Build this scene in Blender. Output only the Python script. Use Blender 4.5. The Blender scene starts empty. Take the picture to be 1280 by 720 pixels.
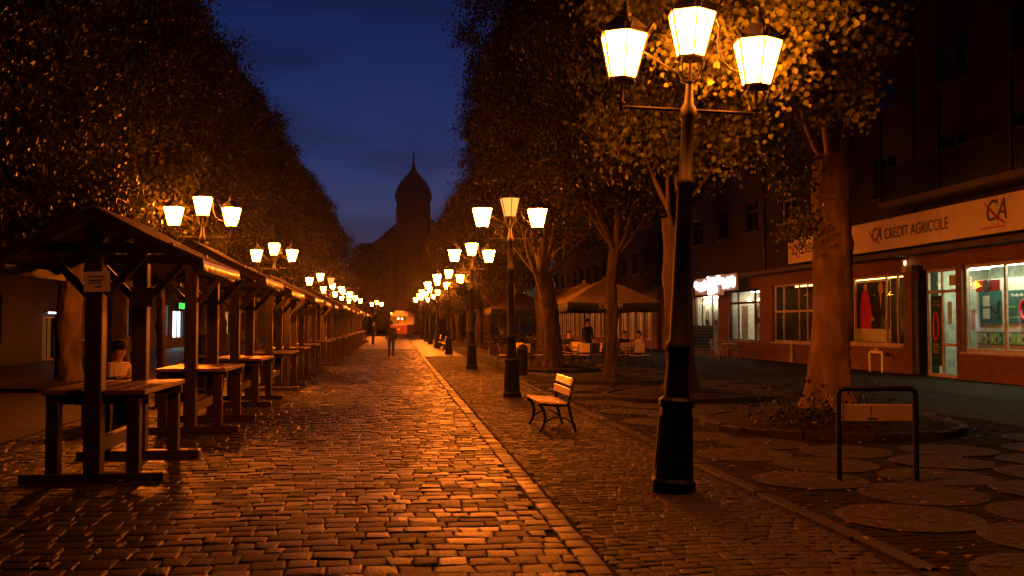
import bpy, bmesh, math, random
import numpy as np
from mathutils import Vector, Matrix, noise
R = math.radians
PI = math.pi
random.seed(7)
sc = bpy.context.scene
COL = sc.collection

# ------------------------------------------------------------------ world, camera, render
sc.render.engine = 'CYCLES'
sc.view_settings.view_transform = 'Standard'
sc.view_settings.look = 'None'
sc.view_settings.exposure = 0.0
sc.view_settings.gamma = 1.0
sc.cycles.use_denoising = True
try:
    sc.cycles.denoiser = 'OPENIMAGEDENOISE'
except Exception:
    pass
sc.cycles.max_bounces = 5
sc.cycles.diffuse_bounces = 3
sc.cycles.glossy_bounces = 2
sc.cycles.transparent_max_bounces = 12
sc.cycles.transmission_bounces = 2
sc.cycles.sample_clamp_indirect = 2.0
sc.cycles.sample_clamp_direct = 0.0
sc.cycles.caustics_reflective = False
sc.cycles.caustics_refractive = False

cam_d = bpy.data.cameras.new('camera')
cam = bpy.data.objects.new('camera', cam_d)
COL.objects.link(cam)
cam.location = (0, 0, 1.65)
cam.rotation_euler = (R(90) + math.atan(44 / 1200), 0, -math.atan(146 / 1200))
cam_d.sensor_width = 36
cam_d.lens = 33.75
cam_d.clip_start = 0.05
cam_d.clip_end = 2000
sc.camera = cam

w = bpy.data.worlds.new('World')
sc.world = w
w.use_nodes = True
nt = w.node_tree
for n in list(nt.nodes):
    nt.nodes.remove(n)
N = nt.nodes.new
sky = N('ShaderNodeTexSky')
sky.sky_type = 'NISHITA'
sky.sun_disc = False
SUN_EL, SUN_ROT = R(-4.5), R(0)
sky.sun_elevation = SUN_EL
sky.sun_rotation = SUN_ROT
tc = N('ShaderNodeTexCoord')
mp = N('ShaderNodeMapping'); mp.inputs['Scale'].default_value = (3.0, 3.0, 11.0)
ns = N('ShaderNodeTexNoise'); ns.inputs['Scale'].default_value = 1.3; ns.inputs['Detail'].default_value = 6
rp = N('ShaderNodeValToRGB')
rp.color_ramp.elements[0].position = 0.46; rp.color_ramp.elements[1].position = 0.62
mixc = N('ShaderNodeMix'); mixc.data_type = 'RGBA'
mul = N('ShaderNodeMath'); mul.operation = 'MULTIPLY'; mul.inputs[1].default_value = 0.85
bw = N('ShaderNodeHueSaturation'); bw.inputs['Saturation'].default_value = 0.55; bw.inputs['Value'].default_value = 0.5
bg = N('ShaderNodeBackground'); out = N('ShaderNodeOutputWorld')
bg.inputs['Strength'].default_value = 0.15
tint = N('ShaderNodeMix'); tint.data_type = 'RGBA'; tint.blend_type = 'MULTIPLY'; tint.inputs['Factor'].default_value = 1.0; tint.inputs[7].default_value = (1.3, 2.05, 7.4, 1)   # camera balanced for lamp light
L = nt.links.new
L(tc.outputs['Generated'], mp.inputs['Vector']); L(mp.outputs['Vector'], ns.inputs['Vector'])
L(ns.outputs['Fac'], rp.inputs['Fac']); L(rp.outputs['Color'], mul.inputs[0])
L(mul.outputs[0], mixc.inputs['Factor'])
L(sky.outputs['Color'], mixc.inputs[6]); L(sky.outputs['Color'], bw.inputs['Color']); L(bw.outputs['Color'], mixc.inputs[7])
L(mixc.outputs[2], tint.inputs[6]); L(tint.outputs[2], bg.inputs['Color']); L(bg.outputs['Background'], out.inputs['Surface'])
SKYBG, SKYTEX = bg, sky

sd = bpy.data.lights.new('sun', 'SUN'); sd.energy = 0.006; sd.angle = R(10); sd.color = (0.7, 0.8, 1.0)
so = bpy.data.objects.new('sun', sd); COL.objects.link(so); so.rotation_euler = (R(-80), 0, 0)

# ------------------------------------------------------------------ materials
def mat(name, col, rough=0.7, var=0.25, scale=6.0, bump=0.0, bscale=30.0, metal=0.0, spec=0.5, col2=None, stretch=(1, 1, 1), coat=0.0):
    m = bpy.data.materials.new(name); m.use_nodes = True
    t = m.node_tree; b = t.nodes['Principled BSDF']
    b.inputs['Roughness'].default_value = rough
    b.inputs['Metallic'].default_value = metal
    b.inputs['Specular IOR Level'].default_value = spec
    if coat: b.inputs['Coat Weight'].default_value = coat; b.inputs['Coat Roughness'].default_value = 0.2
    tc = t.nodes.new('ShaderNodeTexCoord'); mp = t.nodes.new('ShaderNodeMapping'); mp.inputs['Scale'].default_value = stretch
    t.links.new(tc.outputs['Object'], mp.inputs['Vector'])
    nz = t.nodes.new('ShaderNodeTexNoise'); nz.inputs['Scale'].default_value = scale; nz.inputs['Detail'].default_value = 5
    t.links.new(mp.outputs['Vector'], nz.inputs['Vector'])
    cr = t.nodes.new('ShaderNodeValToRGB')
    c2 = col2 or tuple(min(1, c * (1 + var)) for c in col)
    c1 = tuple(c * (1 - var) for c in col) if not col2 else col
    cr.color_ramp.elements[0].position = 0.3; cr.color_ramp.elements[1].position = 0.7
    cr.color_ramp.elements[0].color = (*c1, 1); cr.color_ramp.elements[1].color = (*c2, 1)
    t.links.new(nz.outputs['Fac'], cr.inputs['Fac']); t.links.new(cr.outputs['Color'], b.inputs['Base Color'])
    if bump:
        n2 = t.nodes.new('ShaderNodeTexNoise'); n2.inputs['Scale'].default_value = bscale; n2.inputs['Detail'].default_value = 6
        t.links.new(mp.outputs['Vector'], n2.inputs['Vector'])
        bp = t.nodes.new('ShaderNodeBump'); bp.inputs['Strength'].default_value = bump; bp.inputs['Distance'].default_value = 0.02
        t.links.new(n2.outputs['Fac'], bp.inputs['Height']); t.links.new(bp.outputs['Normal'], b.inputs['Normal'])
    return m

def emit(name, col, s):
    m = bpy.data.materials.new(name); m.use_nodes = True
    t = m.node_tree; t.nodes.clear()
    e = t.nodes.new('ShaderNodeEmission'); e.inputs['Color'].default_value = (*col, 1); e.inputs['Strength'].default_value = s
    o = t.nodes.new('ShaderNodeOutputMaterial'); t.links.new(e.outputs[0], o.inputs['Surface'])
    return m

def glass(name, tint=(0.9, 0.95, 0.93), refl=0.12):
    m = bpy.data.materials.new(name); m.use_nodes = True
    t = m.node_tree; t.nodes.clear()
    tr = t.nodes.new('ShaderNodeBsdfTransparent'); tr.inputs['Color'].default_value = (*tint, 1)
    gl = t.nodes.new('ShaderNodeBsdfGlossy'); gl.inputs['Roughness'].default_value = 0.03
    fr = t.nodes.new('ShaderNodeLayerWeight'); fr.inputs['Blend'].default_value = 0.30
    mx = t.nodes.new('ShaderNodeMixShader'); o = t.nodes.new('ShaderNodeOutputMaterial')
    t.links.new(fr.outputs[0], mx.inputs[0]); t.links.new(tr.outputs[0], mx.inputs[1]); t.links.new(gl.outputs[0], mx.inputs[2])
    t.links.new(mx.outputs[0], o.inputs['Surface'])
    return m

def leafmat(name, c1, c2):
    m = bpy.data.materials.new(name); m.use_nodes = True
    t = m.node_tree; t.nodes.clear()
    geo = t.nodes.new('ShaderNodeNewGeometry')
    cr = t.nodes.new('ShaderNodeValToRGB'); cr.color_ramp.elements[0].color = (*c1, 1); cr.color_ramp.elements[1].color = (*c2, 1)
    t.links.new(geo.outputs['Random Per Island'], cr.inputs['Fac'])
    d = t.nodes.new('ShaderNodeBsdfPrincipled'); d.inputs['Roughness'].default_value = 0.5; d.inputs['Specular IOR Level'].default_value = 0.2
    tl = t.nodes.new('ShaderNodeBsdfTranslucent')
    mx = t.nodes.new('ShaderNodeMixShader'); mx.inputs[0].default_value = 0.22
    o = t.nodes.new('ShaderNodeOutputMaterial')
    t.links.new(cr.outputs[0], d.inputs['Base Color']); t.links.new(cr.outputs[0], tl.inputs['Color'])
    t.links.new(d.outputs[0], mx.inputs[1]); t.links.new(tl.outputs[0], mx.inputs[2]); t.links.new(mx.outputs[0], o.inputs['Surface'])
    return m

def stonemat(name, c1, c2, rough=0.5, bump=0.5, spec=0.5):
    """each stone its own tone, speckled, worn smooth"""
    m = mat(name, c1, rough, bump=bump, bscale=45, scale=14, spec=spec, col2=c2)
    t = m.node_tree; b = t.nodes['Principled BSDF']
    geo = t.nodes.new('ShaderNodeNewGeometry')
    cr = t.nodes.new('ShaderNodeValToRGB'); cr.color_ramp.elements[0].color = (*c1, 1); cr.color_ramp.elements[1].color = (*c2, 1)
    t.links.new(geo.outputs['Random Per Island'], cr.inputs['Fac'])
    old = b.inputs['Base Color'].links[0].from_socket
    mx = t.nodes.new('ShaderNodeMix'); mx.data_type = 'RGBA'; mx.blend_type = 'MIX'; mx.inputs['Factor'].default_value = 0.35
    t.links.new(cr.outputs[0], mx.inputs[6]); t.links.new(old, mx.inputs[7]); t.links.new(mx.outputs[2], b.inputs['Base Color'])
    mr = t.nodes.new('ShaderNodeMapRange'); mr.inputs['To Min'].default_value = rough - 0.14; mr.inputs['To Max'].default_value = rough + 0.14
    t.links.new(geo.outputs['Random Per Island'], mr.inputs['Value']); t.links.new(mr.outputs[0], b.inputs['Roughness'])
    return m

def brickmat(name, c1, c2, mortar, scale=1.0):
    m = bpy.data.materials.new(name); m.use_nodes = True
    t = m.node_tree; b = t.nodes['Principled BSDF']; b.inputs['Roughness'].default_value = 0.75
    tc = t.nodes.new('ShaderNodeTexCoord'); sp = t.nodes.new('ShaderNodeSeparateXYZ'); cb = t.nodes.new('ShaderNodeCombineXYZ')
    ad = t.nodes.new('ShaderNodeMath'); ad.operation = 'ADD'
    t.links.new(tc.outputs['Object'], sp.inputs[0])
    t.links.new(sp.outputs['X'], ad.inputs[0]); t.links.new(sp.outputs['Y'], ad.inputs[1])
    t.links.new(ad.outputs[0], cb.inputs['X']); t.links.new(sp.outputs['Z'], cb.inputs['Y'])
    br = t.nodes.new('ShaderNodeTexBrick'); br.inputs['Scale'].default_value = scale
    br.inputs['Color1'].default_value = (*c1, 1); br.inputs['Color2'].default_value = (*c2, 1); br.inputs['Mortar'].default_value = (*mortar, 1)
    br.inputs['Brick Width'].default_value = 0.25; br.inputs['Row Height'].default_value = 0.077; br.inputs['Mortar Size'].default_value = 0.008
    t.links.new(cb.outputs[0], br.inputs['Vector']); t.links.new(br.outputs['Color'], b.inputs['Base Color'])
    bp = t.nodes.new('ShaderNodeBump'); bp.inputs['Strength'].default_value = 0.6; bp.inputs['Distance'].default_value = 0.01; bp.invert = True
    t.links.new(br.outputs['Fac'], bp.inputs['Height']); t.links.new(bp.outputs[0], b.inputs['Normal'])
    return m

SODIUM = (1.0, 0.18, 0.010)
LAMP = 560.0
M = dict(
    lamp=emit('lantern_glass', SODIUM, LAMP), lampsoft=emit('lantern_glass_soft', SODIUM, 350.0), lampdim=emit('lantern_glass_dim', (1.0, 0.36, 0.06), 1.6),
    ironshade=mat('iron_frame_shade', (0.004, 0.004, 0.004), 0.6, spec=0.06),  # iron copy darkened to paint the frames as unlit against the glass
    iron=mat('painted_iron', (0.008, 0.0085, 0.008), 0.60, spec=0.14, bump=0.15, bscale=60),
    sett=stonemat('granite_setts', (0.012, 0.0108, 0.0096), (0.029, 0.026, 0.023), 0.54, 0.7, 0.18),
    smallsett=stonemat('small_setts', (0.010, 0.009, 0.0082), (0.020, 0.018, 0.0165), 0.7, 0.4, 0.15),
    darksett=stonemat('dark_setts', (0.006, 0.0055, 0.005), (0.010, 0.009, 0.0082), 0.85, 0.4, 0.05),
    edging=stonemat('edging_stone', (0.030, 0.0275, 0.025), (0.056, 0.051, 0.046), 0.56, 0.45, 0.22),
    kerb=stonemat('kerb_stone', (0.011, 0.010, 0.009), (0.02, 0.018, 0.0165), 0.75, 0.5, 0.15),
    joint=mat('sandy_joint', (0.008, 0.0072, 0.0065), 0.95, spec=0.1, bump=0.6),
    disc=stonemat('round_slab', (0.017, 0.0155, 0.014), (0.028, 0.0255, 0.023), 0.8, 0.8, 0.2),
    asphalt=mat('asphalt', (0.018, 0.0165, 0.015), 0.85, spec=0.08, bump=0.5, bscale=80),
    slab=mat('pavement_slab', (0.026, 0.022, 0.016), 0.85, spec=0.06, bump=0.4, bscale=50),
    earth=mat('earth', (0.010, 0.0075, 0.0055), 0.95, spec=0.1, bump=1.0, bscale=20),
    bark=mat('bark', (0.038, 0.027, 0.02), 0.92, bump=1.0, bscale=11, stretch=(1, 1, 0.3), scale=5, var=0.5, spec=0.2), litbark=mat('bark_lit', (0.11, 0.075, 0.052), 0.92, bump=1.0, bscale=11, stretch=(1, 1, 0.3), scale=4, var=0.55, spec=0.2),  # lighter copy of bark: lamp light on the near trunk put into colour
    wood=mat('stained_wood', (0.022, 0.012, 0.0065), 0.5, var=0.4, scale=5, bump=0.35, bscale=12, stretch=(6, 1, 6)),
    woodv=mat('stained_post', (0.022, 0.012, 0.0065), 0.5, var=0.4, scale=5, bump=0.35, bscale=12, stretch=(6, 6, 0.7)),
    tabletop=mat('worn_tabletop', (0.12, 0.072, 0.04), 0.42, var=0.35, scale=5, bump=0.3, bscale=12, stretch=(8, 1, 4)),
    canvas=mat('brown_canvas', (0.032, 0.018, 0.012), 0.75, bump=0.3, bscale=40),
    valance=mat('cream_valance', (0.88, 0.84, 0.72), 0.30, bump=0.35, bscale=14, spec=1.0, coat=0.5),
    bench=mat('varnished_slat', (0.72, 0.54, 0.22), 0.26, var=0.25, scale=4, bump=0.12, bscale=14, stretch=(8, 1, 8), coat=0.4),
    brick=brickmat('brown_brick', (0.14, 0.055, 0.033), (0.20, 0.085, 0.05), (0.10, 0.08, 0.065)),
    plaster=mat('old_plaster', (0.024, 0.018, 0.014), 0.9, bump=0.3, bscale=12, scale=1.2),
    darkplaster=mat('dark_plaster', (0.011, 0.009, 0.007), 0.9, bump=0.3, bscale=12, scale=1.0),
    concrete=mat('concrete', (0.09, 0.08, 0.07), 0.85, bump=0.4, bscale=25, scale=2),
    frame=mat('window_frame', (0.42, 0.36, 0.28), 0.45), darkframe=mat('dark_frame', (0.03, 0.028, 0.026), 0.45),
    glass=glass('pane_glass'), room=mat('room_wall', (0.45, 0.44, 0.38), 0.9), darkroom=mat('dark_room', (0.06, 0.05, 0.045), 0.9),
    cream=mat('cream_board', (0.72, 0.72, 0.64), 0.7, var=0.05), white=mat('white_paint', (0.78, 0.77, 0.74), 0.5, var=0.05),
    teal=mat('teal_poster', (0.02, 0.10, 0.10), 0.4, var=0.15), red=mat('red_print', (0.55, 0.03, 0.05), 0.4, var=0.1),
    green=mat('green_print', (0.22, 0.5, 0.06), 0.4, var=0.1), skinc=mat('skin', (0.50, 0.30, 0.22), 0.55, var=0.08),
    signboard=mat('sign_board', (0.72, 0.64, 0.42), 0.36, var=0.08, scale=0.8, spec=0.9, coat=0.6), letter=mat('sign_letter', (0.09, 0.05, 0.035), 0.4),
    umb=mat('parasol_canvas', (0.18, 0.14, 0.095), 0.85, bump=0.2), darkumb=mat('dark_canvas', (0.016, 0.02, 0.017), 0.85),
    umbtext=mat('parasol_print', (0.55, 0.42, 0.34), 0.8), steel=mat('dark_steel', (0.03, 0.03, 0.03), 0.4, metal=0.6),
    galv=mat('bare_steel', (0.35, 0.35, 0.36), 0.4, metal=0.7), wicker=mat('wicker', (0.33, 0.24, 0.13), 0.7, bump=0.8, bscale=80),
    board=mat('chalkboard', (0.10, 0.075, 0.05), 0.6), paper=mat('paper_sheet', (0.60, 0.56, 0.50), 0.8, var=0.06),
    ink=mat('ink', (0.04, 0.035, 0.03), 0.7), black=mat('black_cloth', (0.012, 0.012, 0.013), 0.85), jeans=mat('dark_jeans', (0.035, 0.04, 0.055), 0.85),
    pale=mat('pale_shirt', (0.62, 0.52, 0.45), 0.8), hair=mat('dark_hair', (0.02, 0.015, 0.01), 0.6), shoe=mat('dark_shoe', (0.02, 0.018, 0.016), 0.5),
    panel=mat('rack_panel', (0.46, 0.39, 0.31), 0.55, var=0.1), tramred=mat('tram_red', (0.16, 0.022, 0.014), 0.35), tramcream=mat('tram_cream', (0.55, 0.44, 0.22), 0.4),
    roofdark=mat('dark_roof', (0.04, 0.035, 0.032), 0.7), stone=mat('church_stone', (0.07, 0.055, 0.045), 0.9, bump=0.5),
    leaf=leafmat('linden_leaf_lit', (0.013, 0.0148, 0.003), (0.090, 0.110, 0.011)), leafhalflit=leafmat('linden_leaf_half_lit', (0.006, 0.0066, 0.002), (0.026, 0.029, 0.004)), leafshade=leafmat('linden_leaf_shade', (0.006, 0.0063, 0.002), (0.019, 0.0205, 0.0035)),  # same leaf in lit, half-lit and shaded tones, falloff put into colour
    fallen=leafmat('fallen_leaf', (0.07, 0.04, 0.015), (0.2, 0.13, 0.04)),
    banklight=emit('bank_light', (0.88, 1.0, 0.64), 40.0), cafelight=emit('cafe_light', (1.0, 0.84, 0.58), 36.0), warmlight=emit('warm_light', (1.0, 0.38, 0.08), 22.0),
    bulb=emit('bulb', (1.0, 0.6, 0.22), 14.0), signglow=emit('sign_glow', (0.95, 0.93, 1.0), 5.0), greenglow=emit('green_glow', (0.10, 1.0, 0.12), 1.3),
    whiteglow=emit('white_glow', (0.85, 0.93, 1.0), 3.0), amberglow=emit('amber_glow', (1.0, 0.34, 0.05), 0.55), amberreflect=emit('amber_reflect', (1.0, 0.30, 0.04), 0.10),
    redglow=emit('tail_red', (1.0, 0.05, 0.02), 2.0), tube=emit('shop_tube', (0.9, 0.95, 1.0), 4.0),
)

def translucent(m, f):
    t = m.node_tree; b = t.nodes['Principled BSDF']; o = [n for n in t.nodes if n.type == 'OUTPUT_MATERIAL'][0]
    tl = t.nodes.new('ShaderNodeBsdfTranslucent'); mx = t.nodes.new('ShaderNodeMixShader'); mx.inputs[0].default_value = f
    t.links.new(b.inputs['Base Color'].links[0].from_socket, tl.inputs['Color']); t.links.new(b.outputs[0], mx.inputs[1]); t.links.new(tl.outputs[0], mx.inputs[2]); t.links.new(mx.outputs[0], o.inputs['Surface'])
translucent(M['valance'], 0.30); translucent(M['cream'], 0.25); translucent(M['umb'], 0.2)
# ------------------------------------------------------------------ mesh builder
class MB:
    def __init__(s): s.v = []; s.f = []; s.m = []; s.s = []
    def add(s, vs, fs, mi=0, smooth=False):
        o = len(s.v); s.v += [tuple(v) for v in vs]
        for f in fs: s.f.append(tuple(o + i for i in f)); s.m.append(mi); s.s.append(smooth)
        return s
    def box(s, x0, x1, y0, y1, z0, z1, mi=0, mtx=None):
        vs = [Vector(p) for p in ((x0, y0, z0), (x1, y0, z0), (x1, y1, z0), (x0, y1, z0), (x0, y0, z1), (x1, y0, z1), (x1, y1, z1), (x0, y1, z1))]
        if mtx: vs = [mtx @ v for v in vs]
        return s.add(vs, [(0, 3, 2, 1), (4, 5, 6, 7), (0, 1, 5, 4), (1, 2, 6, 5), (2, 3, 7, 6), (3, 0, 4, 7)], mi)
    def bar(s, a, b, w, h=None, up=(0, 0, 1), mi=0):
        """rectangular bar from a to b"""
        h = h or w; a = Vector(a); b = Vector(b); d = (b - a).normalized(); u = Vector(up)
        x = d.cross(u)
        if x.length < 1e-4: x = d.cross(Vector((0, 1, 0)))
        x.normalize(); y = x.cross(d)
        vs = []
        for p in (a, b):
            for sx, sy in ((-1, -1), (1, -1), (1, 1), (-1, 1)): vs.append(p + x * sx * w / 2 + y * sy * h / 2)
        return s.add(vs, [(0, 1, 2, 3), (7, 6, 5, 4), (0, 4, 5, 1), (1, 5, 6, 2), (2, 6, 7, 3), (3, 7, 4, 0)], mi)
    def tube(s, pts, r, n=8, mi=0, caps=True, smooth=True):
        pts = [Vector(p) for p in pts]; k = len(pts)
        rs = r if isinstance(r, (list, tuple)) else [r] * k
        ref = None; vs = []; fs = []
        for i, p in enumerate(pts):
            d = (pts[min(i + 1, k - 1)] - pts[max(i - 1, 0)]).normalized()
            if ref is None:
                ref = d.cross(Vector((0, 0, 1)))
                if ref.length < 1e-3: ref = Vector((1, 0, 0))
            ref = (ref - d * ref.dot(d)).normalized(); q = d.cross(ref)
            for j in range(n):
                a = 2 * PI * j / n; vs.append(p + ref * math.cos(a) * rs[i] + q * math.sin(a) * rs[i])
        for i in range(k - 1):
            for j in range(n): fs.append((i * n + j, i * n + (j + 1) % n, (i + 1) * n + (j + 1) % n, (i + 1) * n + j))
        s.add(vs, fs, mi, smooth)
        if caps:
            s.add(vs[:n], [tuple(range(n))[::-1]], mi); s.add(vs[-n:], [tuple(range(n))], mi)
        return s
    def lathe(s, prof, n=12, c=(0, 0, 0), mi=0, smooth=True, rot=0.0, caps=True):
        vs = []; fs = []
        for z, r in prof:
            for j in range(n):
                a = 2 * PI * j / n + rot; vs.append((c[0] + r * math.cos(a), c[1] + r * math.sin(a), c[2] + z))
        for i in range(len(prof) - 1):
            for j in range(n): fs.append((i * n + j, i * n + (j + 1) % n, (i + 1) * n + (j + 1) % n, (i + 1) * n + j))
        s.add(vs, fs, mi, smooth)
        if caps:
            s.add(vs[:n], [tuple(range(n))[::-1]], mi); s.add(vs[-n:], [tuple(range(n))], mi)
        return s
    def poly(s, pts, mi=0): return s.add(pts, [tuple(range(len(pts)))], mi)
    def build(s, name, mats, parent=None, loc=None):
        me = bpy.data.meshes.new(name); me.from_pydata(s.v, [], s.f)
        mats = mats if isinstance(mats, (list, tuple)) else [mats]
        for m in mats: me.materials.append(M[m] if isinstance(m, str) else m)
        me.polygons.foreach_set('material_index', s.m); me.polygons.foreach_set('use_smooth', s.s); me.update()
        o = bpy.data.objects.new(name, me); COL.objects.link(o)
        if parent: o.parent = parent
        if loc: o.location = loc
        return o

def tag(o, label=None, cat=None, group=None, kind=None):
    if label: o['label'] = label
    if cat: o['category'] = cat
    if group: o['group'] = group
    if kind: o['kind'] = kind
    return o
def empty(name, loc=(0, 0, 0), rz=0.0):
    o = bpy.data.objects.new(name, None); COL.objects.link(o); o.location = loc; o.rotation_euler = (0, 0, rz); o.empty_display_size = 0.2
    return o
KIDS = {}
def copy_tree(o, parent=None):
    c = o.copy(); COL.objects.link(c)
    if parent: c.parent = parent
    for ch in [x for x in COL.objects if x.parent == o]: copy_tree(ch, c)
    return c
def structure(o): o['kind'] = 'structure'; return o
def bevel(o, wd=0.006, seg=1):
    b = o.modifiers.new('edge', 'BEVEL'); b.width = wd; b.segments = seg; b.limit_method = 'ANGLE'; return o

def text_obj(name, body, size, parent, loc, face, m, depth=0.012, xscale=1.0, shear=0.0, align='CENTER'):
    """face '-X': read from the street on the right facade; '-Y': read from the camera"""
    cu = bpy.data.curves.new(name, 'FONT'); cu.body = body; cu.size = size; cu.extrude = depth / 2; cu.align_x = align; cu.align_y = 'CENTER'; cu.shear = shear
    t = bpy.data.objects.new(name, cu); COL.objects.link(t)
    dg = bpy.context.evaluated_depsgraph_get(); me = bpy.data.meshes.new_from_object(t.evaluated_get(dg))
    bpy.data.objects.remove(t); bpy.data.curves.remove(cu)
    if face == '-X': mt = Matrix(((0, 0, -1, 0), (-1, 0, 0, 0), (0, 1, 0, 0), (0, 0, 0, 1)))
    else: mt = Matrix(((1, 0, 0, 0), (0, 0, -1, 0), (0, 1, 0, 0), (0, 0, 0, 1)))
    me.transform(Matrix.Diagonal((xscale, 1, 1, 1))); me.transform(mt)
    me.materials.clear(); me.materials.append(M[m]); me.name = name
    o = bpy.data.objects.new(name, me); COL.objects.link(o); o.parent = parent; o.location = loc
    return o

ORD = ['nearest', 'second', 'third', 'fourth', 'fifth', 'sixth', 'seventh', 'eighth', 'ninth', 'tenth', 'eleventh', 'twelfth', 'thirteenth',
       'fourteenth', 'fifteenth', 'sixteenth', 'seventeenth', 'eighteenth', 'nineteenth', 'twentieth']

# ------------------------------------------------------------------ ground
def sheet(name, x0, x1, y0, y1, z, m):
    return structure(MB().add([(x0, y0, z), (x1, y0, z), (x1, y1, z), (x0, y1, z)], [(0, 1, 2, 3)]).build(name, m))
sheet('ground', -400, 400, -100, 700, -0.06, 'asphalt')

def stones(name, rows, m, dome=0.006, depth=0.045, tilt=0.014, shoulder=0.80):
    G5 = np.array([-1, -(shoulder + .05), -(shoulder - .07), 0, shoulder - .07, shoulder + .05, 1.0]); K = 7
    """rows: array of (cx, cy, w, l, z, rot)"""
    rows = np.asarray(rows); n = len(rows)
    U, V = np.meshgrid(G5, G5); U = U.ravel(); V = V.ravel()
    edge = (np.abs(U) > 0.95) | (np.abs(V) > 0.95)
    edge = (np.abs(U) > 0.995) | (np.abs(V) > 0.995); corner = (np.abs(U) > 0.995) & (np.abs(V) > 0.995)
    edge2 = (np.abs(U) > shoulder) | (np.abs(V) > shoulder)
    hz = np.where(edge, -depth, np.where(edge2, dome * .1 - depth * .10, dome * (1 - 0.3 * U * U - 0.3 * V * V)))
    rng = np.random.default_rng(3)
    uu = np.where(corner, U * 0.93, U); vv = np.where(corner, V * 0.93, V)
    X = uu[None] * rows[:, 2:3] / 2; Y = vv[None] * rows[:, 3:4] / 2
    X = X + rng.normal(0, 0.006, (n, 1, 1)).reshape(n, 1) * np.sign(U)[None] * V[None] * 1.2 + rng.normal(0, 0.0025, X.shape); Y = Y + rng.normal(0, 0.006, (n, 1)) * np.sign(V)[None] * U[None] * 1.2 + rng.normal(0, 0.0025, Y.shape)
    tx = rng.normal(0, tilt, (n, 1)); ty = rng.normal(0, tilt * 1.2, (n, 1))
    Z = hz[None] + rows[:, 4:5] + X * tx + Y * ty + rng.normal(0, 0.0009, X.shape)
    c = np.cos(rows[:, 5:6]); s_ = np.sin(rows[:, 5:6])
    P = np.stack([rows[:, 0:1] + X * c - Y * s_, rows[:, 1:2] + X * s_ + Y * c, Z], -1).reshape(-1, 3)
    q = []
    for j in range(K - 1):
        for i in range(K - 1): q.append((j * K + i, j * K + i + 1, (j + 1) * K + i + 1, (j + 1) * K + i))
    F = (np.array(q)[None] + (np.arange(n) * K * K)[:, None, None]).reshape(-1, 4)
    me = bpy.data.meshes.new(name); me.vertices.add(len(P)); me.vertices.foreach_set('co', P.astype(np.float32).ravel())
    me.loops.add(F.size); me.loops.foreach_set('vertex_index', F.astype(np.int32).ravel())
    me.polygons.add(len(F)); me.polygons.foreach_set('loop_start', (np.arange(len(F)) * 4).astype(np.int32))
    me.polygons.foreach_set('use_smooth', np.ones(len(F), bool)); me.update(calc_edges=True); me.validate()
    me.materials.append(M[m])
    o = bpy.data.objects.new(name, me); COL.objects.link(o); return structure(o)

rs = np.random.default_rng(11)
def row_layout(x0, x1, y0, y1, wx, ly, jit=0.18, gap=0.014, zj=0.006, wave=0.0):
    out = []; y = y0
    while y < y1:
        l = ly * rs.uniform(0.88, 1.12); x = x0 + rs.uniform(-wx, 0)
        while x < x1:
            ww = wx * rs.uniform(1 - jit * 1.6, 1 + jit * 1.6)
            a, b = max(x, x0), min(x + ww, x1)
            if b - a > wx * 0.35:
                cy = y + l / 2 + rs.normal(0, ly * 0.03)
                sag = wave * math.sin((a + b) / 2 * 2.2 + y * 0.35)
                out.append(((a + b) / 2, cy + sag, b - a - gap, l * rs.uniform(0.93, 1.0) - gap, rs.normal(0, zj), rs.normal(0, 0.03)))
            x += ww
        y += l
    return out
sheet('road_bed', -5.4, 1.46, 3.0, 62.0, -0.0135, 'joint')
stones('cobbled_road', row_layout(-5.3, 1.26, 3.6, 62, 0.225, 0.205, 0.26, gap=0.005, zj=0.003, wave=0.05), 'sett', dome=0.0022, depth=0.0150, shoulder=0.89, tilt=0.017)
stones('road_edging', [(1.355 + rs.normal(0, 0.004), y, 0.165, 0.24, 0.004 + rs.normal(0, 0.003), rs.normal(0, 0.012)) for y in np.arange(3.6, 140, 0.252)], 'edging', depth=0.022, dome=0.002, shoulder=0.90)
sheet('footway_bed', 1.46, 3.46, 3.0, 140.0, -0.0085, 'joint')
stones('footway', row_layout(1.47, 3.42, 3.6, 48, 0.15, 0.125, 0.2, gap=0.004, zj=0.0018, wave=0.09), 'smallsett', dome=0.0012, depth=0.0105, tilt=0.010, shoulder=0.85)
kb = MB()
for y in np.arange(3.6, 140, 0.98):
    x = 3.53 + rs.normal(0, .006); z = .022 + rs.normal(0, .006); a = rs.normal(0, .006)
    kb.box(-.07, .07, -.482, .482, -.1, 0, 0, Matrix.Translation((x, y, z)) @ Matrix.Rotation(a, 4, 'Z') @ Matrix.Rotation(rs.normal(0, .03), 4, 'Y'))
bevel(structure(kb.build('kerb', 'kerb')), .012, 2)
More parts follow.
